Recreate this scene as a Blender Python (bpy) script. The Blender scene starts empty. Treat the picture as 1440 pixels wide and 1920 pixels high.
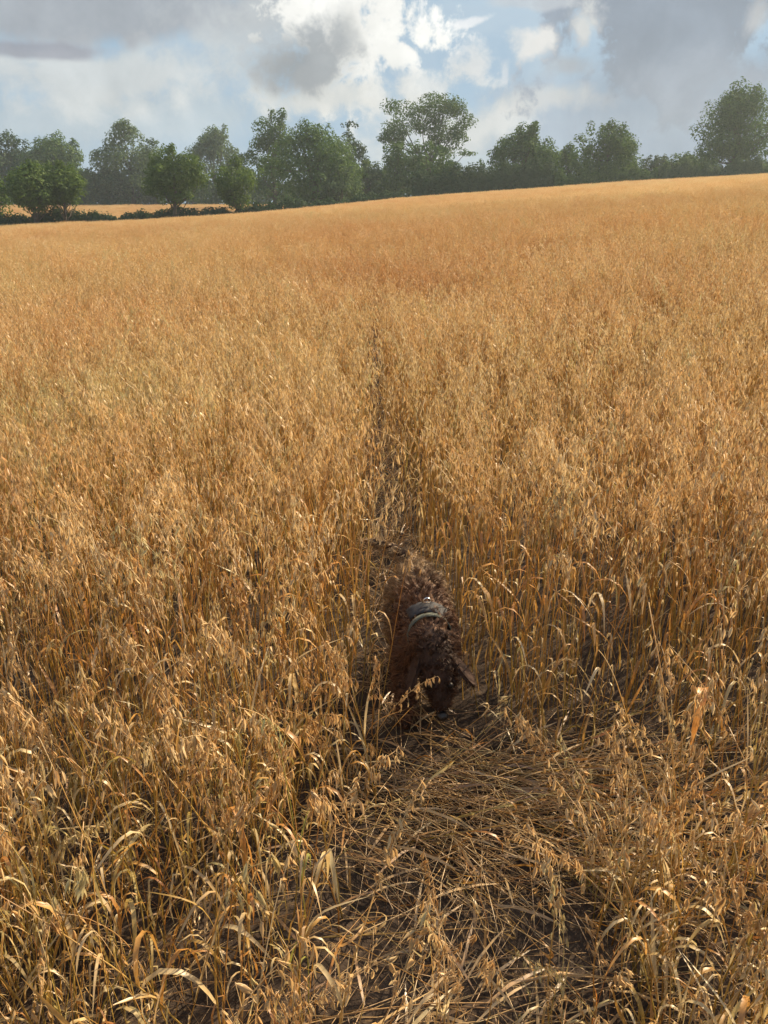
import bpy, math, random
import numpy as np
from mathutils import Vector, Matrix, Euler, Quaternion

R = math.radians
rng = np.random.default_rng(11)
random.seed(11)
scene = bpy.context.scene
COL = scene.collection

# ------------------------------------------------------------------ camera, sky, sun, exposure
F = 1598.0                                   # focal length in pixels of a 1440 x 1920 frame
PITCH = math.atan((960 - 370) / F)
EYE = 1.6
cam_data = bpy.data.cameras.new('camera')
cam_data.sensor_fit = 'VERTICAL'
cam_data.sensor_height = 24.0
cam_data.lens = 24.0 * F / 1920.0
cam_data.clip_start = 0.05
cam_data.clip_end = 3000
cam = bpy.data.objects.new('camera', cam_data)
cam.location = (0, 0, EYE)
cam.rotation_euler = (R(90) - PITCH, 0, 0)
COL.objects.link(cam)
scene.camera = cam

SUN_AZ, SUN_EL = 47.0, 37.0                  # degrees right of the view direction, degrees up
sun_data = bpy.data.lights.new('sun', 'SUN')
sun_data.energy = 5.0
sun_data.angle = R(0.6)
sun_data.color = (1.0, 0.80, 0.54)
sun = bpy.data.objects.new('sun', sun_data)
sdir = Vector((math.sin(R(SUN_AZ)) * math.cos(R(SUN_EL)), math.cos(R(SUN_AZ)) * math.cos(R(SUN_EL)), math.sin(R(SUN_EL))))
sun.rotation_euler = (-sdir).to_track_quat('-Z', 'Y').to_euler()
sun.location = sdir * 60
COL.objects.link(sun)

scene.view_settings.view_transform = 'Standard'
scene.view_settings.look = 'None'
scene.view_settings.gamma = 1.0
scene.view_settings.use_curve_mapping = False
scene.view_settings.exposure = 0.92
scene.cycles.use_denoising = True
scene.cycles.max_bounces = 6
scene.cycles.diffuse_bounces = 3
scene.cycles.transmission_bounces = 4
scene.cycles.volume_bounces = 0
scene.cycles.transparent_max_bounces = 4


def pix_dir(px, row):
    u, v = (px - 720) / F, (960 - row) / F
    c, s = math.cos(PITCH), math.sin(PITCH)
    return Vector((u, c + v * s, -s + v * c))


def pix(px, row, d):
    w = pix_dir(px, row)
    w = w * (d / w.y)
    return Vector((w.x, w.y, w.z + EYE))


class S:
    """a node socket with arithmetic, for writing shader maths as expressions"""
    def __init__(self, t, s):
        self.t, self.s = t, s

    def m(self, op, *a, clamp=False):
        n = self.t.nodes.new('ShaderNodeMath')
        n.operation = op
        n.use_clamp = clamp
        for i, v in enumerate((self,) + a):
            if isinstance(v, S):
                self.t.links.new(v.s, n.inputs[i])
            else:
                n.inputs[i].default_value = v
        return S(self.t, n.outputs[0])

    def __add__(self, o): return self.m('ADD', o)
    def __sub__(self, o): return self.m('SUBTRACT', o)
    def __mul__(self, o): return self.m('MULTIPLY', o)
    def __truediv__(self, o): return self.m('DIVIDE', o)
    def clamp(self): return self.m('ADD', 0.0, clamp=True)

    def smooth(self, lo, hi):
        n = self.t.nodes.new('ShaderNodeMapRange')
        n.interpolation_type = 'SMOOTHSTEP'
        self.t.links.new(self.s, n.inputs[0])
        n.inputs[1].default_value = lo
        n.inputs[2].default_value = hi
        return S(self.t, n.outputs[0])


def noise(t, vec, scale, detail=4.0, rough=0.55, dist=0.0, out=0):
    n = t.nodes.new('ShaderNodeTexNoise')
    n.inputs['Scale'].default_value = scale
    n.inputs['Detail'].default_value = detail
    n.inputs['Roughness'].default_value = rough
    n.inputs['Distortion'].default_value = dist
    if vec is not None:
        t.links.new(vec, n.inputs['Vector'])
    return S(t, n.outputs[out])


def mixc(t, fac, a, b, blend='MIX'):
    n = t.nodes.new('ShaderNodeMix')
    n.data_type = 'RGBA'
    n.blend_type = blend
    for sock, v in ((n.inputs[0], fac), (n.inputs[6], a), (n.inputs[7], b)):
        if isinstance(v, S):
            t.links.new(v.s, sock)
        elif hasattr(v, 'is_output'):
            t.links.new(v, sock)
        elif isinstance(v, (int, float)):
            sock.default_value = v
        else:
            sock.default_value = (*v[:3], 1)
    return n.outputs[2]


def build_world():
    w = bpy.data.worlds.new('World')
    scene.world = w
    w.use_nodes = True
    t = w.node_tree
    t.nodes.clear()
    out = t.nodes.new('ShaderNodeOutputWorld')
    bg = t.nodes.new('ShaderNodeBackground')
    bg.inputs['Strength'].default_value = 0.1
    t.links.new(bg.outputs[0], out.inputs[0])
    sky = t.nodes.new('ShaderNodeTexSky')
    sky.sky_type = 'NISHITA'
    sky.sun_disc = False
    sky.sun_elevation = R(SUN_EL)
    sky.sun_rotation = R(SUN_AZ)
    sky.air_density = 1.0
    sky.dust_density = 1.5
    tc = t.nodes.new('ShaderNodeTexCoord')
    d = tc.outputs['Generated']
    sep = t.nodes.new('ShaderNodeSeparateXYZ')
    t.links.new(d, sep.inputs[0])
    dx, dy, dz = (S(t, sep.outputs[i]) for i in range(3))
    az = dx.m('ARCTAN2', dy)
    el = dz.m('ARCSINE')
    n_big = noise(t, d, 5.0, 3.0, 0.5)
    n_big2 = noise(t, d, 6.3, 3.0, 0.5, 0.0, 1)
    sp2 = t.nodes.new('ShaderNodeSeparateColor')
    t.links.new(n_big2.s, sp2.inputs[0])
    # edges: a billowy fractal
    n_edge = noise(t, d, 19.0, 12.0, 0.60, 0.25)
    n_fine = noise(t, d, 52.0, 8.0, 0.62, 0.2)
    n_mid = noise(t, d, 9.0, 6.0, 0.55, 0.8)
    azd = az + (S(t, sp2.outputs[0]) - 0.5) * 0.10
    eld = el + (S(t, sp2.outputs[1]) - 0.5) * 0.055
    # the layer overhead that goes on all round, thinning to breaks of blue
    pz = dz.m('MAXIMUM', 0.0) + 0.16
    cmb = t.nodes.new('ShaderNodeCombineXYZ')
    t.links.new((dx / pz).s, cmb.inputs[0])
    t.links.new((dy / pz).s, cmb.inputs[1])
    n_lay = noise(t, cmb.outputs[0], 0.85, 7.0, 0.55, 0.3)
    n_lay2 = noise(t, cmb.outputs[0], 2.1, 6.0, 0.55, 0.2)
    cover = n_lay.smooth(0.40, 0.58)
    SKY = 0.53
    lay_col = mixc(t, n_lay2.smooth(0.3, 0.7), (2.0, 2.25, 2.6), (3.1, 3.2, 3.3))
    col = mixc(t, 0.5, sky.outputs[0], (2.0, 2.8, 3.6))      # thin high veil greys the clear sky
    col = mixc(t, cover * 0.9, col, lay_col)
    # pale band of haze along the horizon
    blue = mixc(t, n_mid.smooth(0.35, 0.7), (3.3 * SKY, 4.9 * SKY, 6.5 * SKY), (4.4 * SKY, 5.7 * SKY, 6.9 * SKY))
    # clouds one by one: px, row, half sizes in px, colour, opacity, edge softness, edge roughness, texture colour
    infr = (az.m('ABSOLUTE').smooth(0.62, 0.44)) * (el.smooth(0.42, 0.2))
    col = mixc(t, infr * 0.93, col, blue)
    W_, C_, G_, D_, P_ = (8.3, 8.4, 8.2), (6.6, 6.9, 6.9), (4.2, 4.7, 5.2), (2.9, 3.25, 3.65), (3.6, 4.15, 4.9)
    clouds = [
        (150, 330, 620, 130, (4.6, 5.7, 6.6), 0.8, 0.9, 0.5),     # pale blue low left
        (820, 330, 330, 90, (6.4, 7.0, 7.2), 0.7, 0.9, 0.6),      # milky light low in the middle
        (1250, 250, 430, 170, (3.3, 4.1, 5.1), 0.95, 0.8, 0.4),   # rain-blue low right
        (240, 215, 460, 60, (5.2, 5.9, 6.3), 0.65, 0.8, 0.7),
        (190, 135, 420, 75, C_, 0.85, 0.9, 0.9),                  # cream sheet left
        (180, 8, 560, 62, (3.9, 4.2, 4.6), 0.9, 0.7, 0.5),       # grey sheet top left
        (60, 74, 190, 17, (3.3, 3.5, 4.1), 0.85, 0.8, 0.7),      # dark streak
        (520, 60, 200, 90, (5.6, 6.0, 6.2), 0.7, 0.9, 0.8),
        (660, 70, 155, 125, (9.6, 9.6, 9.2), 0.98, 0.45, 1.4),   # bright heart of the middle cloud
        (640, 185, 210, 42, (7.7, 7.8, 7.5), 0.9, 0.8, 1.0),
        (800, 152, 130, 42, (7.7, 7.9, 7.8), 0.85, 0.9, 1.4),     # puffs in the blue
        (882, 118, 46, 46, (8.0, 8.1, 8.0), 0.8, 0.9, 1.6),
        (840, 250, 150, 70, (7.2, 7.3, 7.1), 0.8, 0.8, 0.9),
        (585, 122, 130, 66, (3.35, 3.7, 4.0), 0.95, 0.85, 1.15),   # its grey belly
        (660, 85, 50, 60, (4.0, 4.3, 4.5), 0.7, 0.9, 0.9),
        (1030, 190, 130, 30, (6.5, 6.4, 6.1), 0.6, 1.0, 1.0),    # cream bar
        (1260, 60, 250, 130, (2.85, 3.4, 4.15), 0.97, 0.45, 1.3),  # great grey cloud right
        (1060, 130, 70, 30, (4.2, 4.6, 5.0), 0.8, 0.9, 0.9),
        (1095, 60, 34, 60, (7.7, 7.8, 7.6), 0.8, 0.9, 1.1),      # its lit edge
        (985, 78, 62, 36, (7.9, 7.8, 7.5), 0.85, 0.9, 1.5),
        (890, 26, 42, 9, (8.0, 8.2, 8.4), 0.8, 0.9, 1.0),        # wisps
        (935, 135, 9, 26, (7.4, 7.7, 8.0), 0.6, 0.9, 1.0),
        (1000, 0, 90, 14, (5.2, 5.6, 6.0), 0.7, 0.8, 0.8),
        (1330, 150, 210, 55, P_, 0.7, 0.9, 0.6),
        (1425, 40, 40, 40, (6.6, 6.7, 6.7), 0.6, 0.9, 0.8),
    ]
    for (px, row, sx, sy, c, op, soft, rough) in clouds:
        v = pix_dir(px, row).normalized()
        a0, e0 = math.atan2(v.x, v.y), math.asin(v.z)
        qx = (azd - a0) * (F / sx)
        qy = (eld - e0) * (F / sy)
        r = (qx * qx + qy * qy).m('SQRT')
        val = (r * -1.0) + 1.0 + (n_edge - 0.5) * (1.9 * rough) + (n_fine - 0.5) * (0.8 * rough)
        fac = val.smooth(0.0, soft * 0.8) * op
        cc = mixc(t, (n_mid * 0.5 + n_edge * 0.5).smooth(0.33, 0.66), tuple(x * 0.85 * SKY for x in c), tuple(x * 1.10 * SKY for x in c))
        col = mixc(t, fac, col, cc)
    t.links.new(col, bg.inputs[0])


build_world()

# ------------------------------------------------------------------ helpers
def link(o, parent=None):
    COL.objects.link(o)
    if parent is not None:
        o.parent = parent
    return o


def tag(o, label=None, cat=None, group=None, kind=None):
    for k, v in (('label', label), ('category', cat), ('group', group), ('kind', kind)):
        if v:
            o[k] = v
    return o


def empty(name, loc=(0, 0, 0), rz=0.0):
    o = bpy.data.objects.new(name, None)
    o.empty_display_size = 0.1
    o.location = loc
    o.rotation_euler = (0, 0, rz)
    return link(o)


class MB:
    """collects triangles and quads with a material slot each"""
    def __init__(self):
        self.v, self.f, self.m = [], [], []

    def add(self, verts, faces, mat=0):
        b = len(self.v)
        self.v.extend(verts)
        for f in faces:
            self.f.append([b + i for i in f])
            self.m.append(mat)

    def tube(self, pts, rads, n=4, mat=0, cap=True):
        pts = [Vector(p) for p in pts]
        verts, faces = [], []
        side = None
        for i, p in enumerate(pts):
            a = pts[max(i - 1, 0)]
            b = pts[min(i + 1, len(pts) - 1)]
            d = (b - a)
            d = d.normalized() if d.length > 1e-9 else Vector((0, 0, 1))
            if side is None:
                side = d.orthogonal().normalized()
            else:
                side = side - d * side.dot(d)
                side = side.normalized() if side.length > 1e-6 else d.orthogonal().normalized()
            up = d.cross(side)
            for k in range(n):
                an = 2 * math.pi * k / n
                verts.append(p + (side * math.cos(an) + up * math.sin(an)) * rads[i])
        for i in range(len(pts) - 1):
            for k in range(n):
                k2 = (k + 1) % n
                faces.append((i * n + k, i * n + k2, (i + 1) * n + k2, (i + 1) * n + k))
        if cap:
            faces.append(tuple(range(n))[::-1])
            faces.append(tuple((len(pts) - 1) * n + k for k in range(n)))
        self.add(verts, faces, mat)

    def strip(self, pts, widths, wdir, mat=0, fold=0.0):
        """a blade: a strip of quads along pts; fold>0 gives it a keel"""
        verts, faces = [], []
        pts = [Vector(p) for p in pts]
        for i, p in enumerate(pts):
            a = pts[max(i - 1, 0)]
            b = pts[min(i + 1, len(pts) - 1)]
            d = (b - a).normalized()
            w = wdir[i] if isinstance(wdir, list) else wdir
            w = w - d * w.dot(d)
            w = w.normalized() if w.length > 1e-6 else d.orthogonal().normalized()
            nrm = d.cross(w)
            if fold:
                verts += [p - w * widths[i] / 2 + nrm * fold * widths[i], p, p + w * widths[i] / 2 + nrm * fold * widths[i]]
            else:
                verts += [p - w * widths[i] / 2, p + w * widths[i] / 2]
        k = 3 if fold else 2
        for i in range(len(pts) - 1):
            for j in range(k - 1):
                faces.append((i * k + j, i * k + j + 1, (i + 1) * k + j + 1, (i + 1) * k + j))
        self.add(verts, faces, mat)

    def mesh(self, name, mats, smooth=True):
        me = bpy.data.meshes.new(name)
        me.from_pydata([tuple(v) for v in self.v], [], self.f)
        for m in (mats if isinstance(mats, (list, tuple)) else [mats]):
            me.materials.append(m)
        me.polygons.foreach_set('material_index', self.m)
        if smooth:
            me.polygons.foreach_set('use_smooth', [True] * len(self.f))
        me.update()
        return me

    def build(self, name, mats, parent=None, smooth=True):
        return link(bpy.data.objects.new(name, self.mesh(name, mats, smooth)), parent)


def np_quads(name, V, mat, parent=None, smooth=False):
    """V: (n, 4, 3) array of separate quads -> one object"""
    n = len(V)
    me = bpy.data.meshes.new(name)
    me.vertices.add(n * 4)
    me.vertices.foreach_set('co', V.reshape(-1).astype(np.float32))
    me.loops.add(n * 4)
    me.loops.foreach_set('vertex_index', np.arange(n * 4, dtype=np.int32))
    me.polygons.add(n)
    me.polygons.foreach_set('loop_start', np.arange(n, dtype=np.int32) * 4)
    me.polygons.foreach_set('loop_total', np.full(n, 4, dtype=np.int32))
    me.materials.append(mat)
    me.update(calc_edges=True)
    return link(bpy.data.objects.new(name, me), parent)


# ------------------------------------------------------------------ materials
def new_mat(name):
    m = bpy.data.materials.new(name)
    m.use_nodes = True
    t = m.node_tree
    t.nodes.clear()
    out = t.nodes.new('ShaderNodeOutputMaterial')
    return m, t, out


def ramp(t, fac, stops):
    n = t.nodes.new('ShaderNodeValToRGB')
    e = n.color_ramp.elements
    while len(e) > 1:
        e.remove(e[-1])
    for i, (p, c) in enumerate(stops):
        if i == 0:
            e[0].position = p
            e[0].color = (*c, 1)
        else:
            x = e.new(p)
            x.color = (*c, 1)
    t.links.new(fac.s if isinstance(fac, S) else fac, n.inputs[0])
    return n.outputs[0]


def thin_shader(t, out, col, trans, gloss=0.06, grough=0.45, tcol=None):
    di = t.nodes.new('ShaderNodeBsdfDiffuse')
    tr = t.nodes.new('ShaderNodeBsdfTranslucent')
    gl = t.nodes.new('ShaderNodeBsdfGlossy')
    gl.inputs['Roughness'].default_value = grough
    gl.inputs['Color'].default_value = (0.9, 0.9, 0.9, 1)
    t.links.new(col, di.inputs['Color'])
    t.links.new(tcol or col, tr.inputs['Color'])
    m1 = t.nodes.new('ShaderNodeMixShader')
    m1.inputs[0].default_value = trans
    t.links.new(di.outputs[0], m1.inputs[1])
    t.links.new(tr.outputs[0], m1.inputs[2])
    m2 = t.nodes.new('ShaderNodeMixShader')
    m2.inputs[0].default_value = gloss
    t.links.new(m1.outputs[0], m2.inputs[1])
    t.links.new(gl.outputs[0], m2.inputs[2])
    t.links.new(m2.outputs[0], out.inputs[0])


def oat_mat(name, stops, green, trans, gloss, lowgreen=0.0):
    """straw colours: varied by plant, by piece and by patches of the field (tint: <0 redder/darker, >0 greener)"""
    m, t, out = new_mat(name)
    oi = t.nodes.new('ShaderNodeObjectInfo')
    ge = t.nodes.new('ShaderNodeNewGeometry')
    at = t.nodes.new('ShaderNodeAttribute')
    at.attribute_type = 'INSTANCER'
    at.attribute_name = 'tint'
    r = (S(t, oi.outputs['Random']) * 0.72) + (S(t, ge.outputs['Random Per Island']) * 0.28)
    tint = S(t, at.outputs['Fac'])
    c = ramp(t, r, stops)
    # greenish stragglers
    g = (S(t, oi.outputs['Random']) * 7.31).m('FRACT').smooth(0.86, 0.97) * 0.55
    g = (g + tint.m('MAXIMUM', 0.0)).clamp()
    if lowgreen:
        sp = t.nodes.new('ShaderNodeSeparateXYZ')
        tco = t.nodes.new('ShaderNodeTexCoord')
        t.links.new(tco.outputs['Object'], sp.inputs[0])
        g = g.m('MAXIMUM', S(t, sp.outputs[2]).smooth(0.62, 0.12) * lowgreen * ((r * 5.3).m('FRACT') * 0.8 + 0.2))
    c = mixc(t, g, c, green)
    dk = (tint * -1.0).m('MAXIMUM', 0.0).clamp()
    c = mixc(t, dk, c, mixc(t, 1.0, c, (0.80, 0.60, 0.46), 'MULTIPLY'))
    # streaks along the piece
    tc = t.nodes.new('ShaderNodeTexCoord')
    n = noise(t, tc.outputs['Object'], 60.0, 3.0, 0.6)
    c = mixc(t, n.smooth(0.35, 0.75) * 0.45, c, mixc(t, 1.0, c, (0.62, 0.50, 0.40), 'MULTIPLY'))
    thin_shader(t, out, c, trans, gloss)
    return m


M_STEM = oat_mat('straw_stem', [(0.0, (0.50, 0.21, 0.045)), (0.35, (0.62, 0.32, 0.07)), (0.7, (0.68, 0.42, 0.12)), (1.0, (0.44, 0.165, 0.035))], (0.36, 0.33, 0.055), 0.32, 0.08, 0.7)
M_LEAF = oat_mat('straw_leaf', [(0.0, (0.48, 0.19, 0.04)), (0.35, (0.64, 0.33, 0.085)), (0.55, (0.76, 0.56, 0.28)), (0.8, (0.80, 0.64, 0.38)), (1.0, (0.50, 0.22, 0.05))], (0.31, 0.31, 0.06), 0.42, 0.06, 0.4)
M_EAR = oat_mat('oat_ear', [(0.0, (0.57, 0.335, 0.115)), (0.35, (0.70, 0.46, 0.195)), (0.7, (0.80, 0.62, 0.335)), (1.0, (0.62, 0.365, 0.13))], (0.53, 0.50, 0.23), 0.42, 0.05)
M_STRAW = oat_mat('dry_straw', [(0.0, (0.20, 0.10, 0.035)), (0.4, (0.40, 0.23, 0.075)), (0.75, (0.60, 0.42, 0.19)), (1.0, (0.34, 0.17, 0.05))], (0.24, 0.22, 0.07), 0.12, 0.10)


def foliage_mat(name, a, b, trans=0.22):
    m, t, out = new_mat(name)
    ge = t.nodes.new('ShaderNodeNewGeometry')
    oi = t.nodes.new('ShaderNodeObjectInfo')
    tc = t.nodes.new('ShaderNodeTexCoord')
    n = noise(t, tc.outputs['Object'], 0.55, 3.0, 0.6)
    r = (S(t, ge.outputs['Random Per Island']) * 0.5) + n * 0.5
    c = ramp(t, r, [(0.2, a), (0.8, b)])
    tcol = mixc(t, 1.0, c, (1.25, 1.3, 0.7), 'MULTIPLY')
    thin_shader(t, out, c, trans, 0.012, 0.6, tcol)
    return m


M_FOL = foliage_mat('tree_foliage', (0.044, 0.092, 0.026), (0.110, 0.180, 0.048))
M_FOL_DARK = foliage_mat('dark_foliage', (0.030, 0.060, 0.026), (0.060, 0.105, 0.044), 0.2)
M_FOL_LIGHT = foliage_mat('light_foliage', (0.054, 0.100, 0.027), (0.118, 0.180, 0.046), 0.3)
M_FOL_GREY = foliage_mat('willow_foliage', (0.062, 0.106, 0.048), (0.120, 0.175, 0.085), 0.35)


def simple_mat(name, col, rough=0.8, metal=0.0, nscale=0.0, col2=None, bump=0.0, coord='Object'):
    m, t, out = new_mat(name)
    b = t.nodes.new('ShaderNodeBsdfPrincipled')
    b.inputs['Roughness'].default_value = rough
    b.inputs['Metallic'].default_value = metal
    b.inputs['Base Color'].default_value = (*col, 1)
    if nscale:
        tc = t.nodes.new('ShaderNodeTexCoord')
        n = noise(t, tc.outputs[coord], nscale, 6.0, 0.6)
        t.links.new(mixc(t, n.smooth(0.3, 0.7), col, col2), b.inputs['Base Color'])
        if bump:
            bp = t.nodes.new('ShaderNodeBump')
            bp.inputs['Strength'].default_value = bump
            bp.inputs['Distance'].default_value = 0.03
            t.links.new(n.s, bp.inputs['Height'])
            t.links.new(bp.outputs[0], b.inputs['Normal'])
    t.links.new(b.outputs[0], out.inputs[0])
    return m


M_BARK = simple_mat('bark', (0.055, 0.045, 0.035), 0.9, 0, 2.5, (0.10, 0.085, 0.065))


def soil_mat():
    m, t, out = new_mat('field_soil')
    b = t.nodes.new('ShaderNodeBsdfPrincipled')
    b.inputs['Roughness'].default_value = 0.95
    b.inputs['Specular IOR Level'].default_value = 0.15
    tc = t.nodes.new('ShaderNodeTexCoord')
    v = tc.outputs['Object']
    n1 = noise(t, v, 9.0, 8.0, 0.65)
    n2 = noise(t, v, 55.0, 4.0, 0.6)
    mp = t.nodes.new('ShaderNodeMapping')
    mp.inputs['Scale'].default_value = (7, 60, 1)
    mp.inputs['Rotation'].default_value = (0, 0, 0.5)
    t.links.new(v, mp.inputs['Vector'])
    n3 = noise(t, mp.outputs[0], 1.6, 4.0, 0.6, 0.8)
    c = mixc(t, n1.smooth(0.3, 0.7), (0.040, 0.030, 0.024), (0.085, 0.062, 0.046))
    c = mixc(t, n3.smooth(0.58, 0.70) * n1.smooth(0.35, 0.6), c, (0.24, 0.16, 0.08))
    t.links.new(c, b.inputs['Base Color'])
    bp = t.nodes.new('ShaderNodeBump')
    bp.inputs['Strength'].default_value = 0.9
    bp.inputs['Distance'].default_value = 0.02
    t.links.new((n1 + n2 * 0.4).s, bp.inputs['Height'])
    t.links.new(bp.outputs[0], b.inputs['Normal'])
    t.links.new(b.outputs[0], out.inputs[0])
    return m


M_SOIL = soil_mat()

# ------------------------------------------------------------------ terrain
HP = [(-140, 52), (-90, 70), (-38, 86), (-13, 96), (2.8, 110), (29, 122), (58.5, 130), (110, 142), (170, 150)]
HX = np.array([p[0] for p in HP], float)
HY = np.array([p[1] for p in HP], float)
SLX, SLY = 0.060, 0.0055


def hedge_y(x):
    return np.interp(x, HX, HY)


def ground(x, y):
    x = np.asarray(x, float)
    y = np.asarray(y, float)
    hy = hedge_y(x)
    yy = np.minimum(y, hy)
    xs = np.clip(x, -90, 110)
    plane = SLX * xs + SLY * yy + 0.10 * np.sin(x * 0.13 + 1.0) * np.sin(y * 0.09) * np.clip(y / 40, 0, 1)
    dip = np.clip((yy - 35) / 55.0, 0, 1)
    plane = plane - 0.42 * np.exp(-((x + 15) / 15.0) ** 2) * dip * dip * (3 - 2 * dip)
    t = np.clip((y - hy) / 95.0, 0, 1)
    t = t * t * (3 - 2 * t)
    far = np.maximum(plane, -0.35 + 0.004 * xs)
    return plane * (1 - t) + far * t


def build_ground():
    ys = np.concatenate([np.linspace(-12, 6, 60), np.linspace(6.3, 40, 80)[0:], np.linspace(41, 330, 120)])
    xs = np.concatenate([-np.geomspace(240, 3.2, 60), np.linspace(-3, 3, 49), np.geomspace(3.2, 240, 60)])
    X, Y = np.meshgrid(xs, ys)
    Z = ground(X, Y)
    near = np.exp(-((X / 4) ** 2 + ((Y - 2) / 5) ** 2))
    Z = Z + near * 0.012 * (np.sin(X * 23 + Y * 9) + np.sin(X * 11 - Y * 27) + np.sin(Y * 41 + X * 5))
    nx, ny = len(xs), len(ys)
    V = np.stack([X, Y, Z], -1).reshape(-1, 3)
    idx = np.arange(nx * ny).reshape(ny, nx)
    Q = np.stack([idx[:-1, :-1], idx[:-1, 1:], idx[1:, 1:], idx[1:, :-1]], -1).reshape(-1, 4)
    me = bpy.data.meshes.new('ground')
    me.from_pydata(V.tolist(), [], Q.tolist())
    me.polygons.foreach_set('use_smooth', [True] * len(Q))
    me.materials.append(M_SOIL)
    o = link(bpy.data.objects.new('ground', me))
    tag(o, kind='structure')


build_ground()

# ------------------------------------------------------------------ trees and hedges
def leaf_cards(P, N, size, g):
    """quads at P, normals near N, edge lengths size"""
    n = len(P)
    N = N + g.normal(0, 0.38, (n, 3))
    N /= np.linalg.norm(N, axis=1, keepdims=True) + 1e-9
    a = g.normal(0, 1, (n, 3))
    U = np.cross(N, a)
    U /= np.linalg.norm(U, axis=1, keepdims=True) + 1e-9
    W = np.cross(N, U)
    s1 = (size * g.uniform(0.7, 1.3, n))[:, None] * 0.5
    s2 = s1 * g.uniform(0.45, 0.8, n)[:, None]
    return np.stack([P - U * s1, P - W * s2, P + U * s1, P + W * s2], 1)


def crown_points(clumps, per, g, up=0.25):
    Ps, Ns = [], []
    for (c, r) in clumps:
        k = int(per * (r[0] * r[1]) ** 1.0) if per < 200 else per
        d = g.normal(0, 1, (k, 3))
        d[:, 2] += up
        d /= np.linalg.norm(d, axis=1, keepdims=True)
        rad = g.uniform(0.55, 1.08, k) ** 0.6
        Ps.append(np.array(c) + d * rad[:, None] * np.array(r))
        Ns.append(d + np.array([0, 0, 0.35]))
    return np.concatenate(Ps), np.concatenate(Ns)


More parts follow.
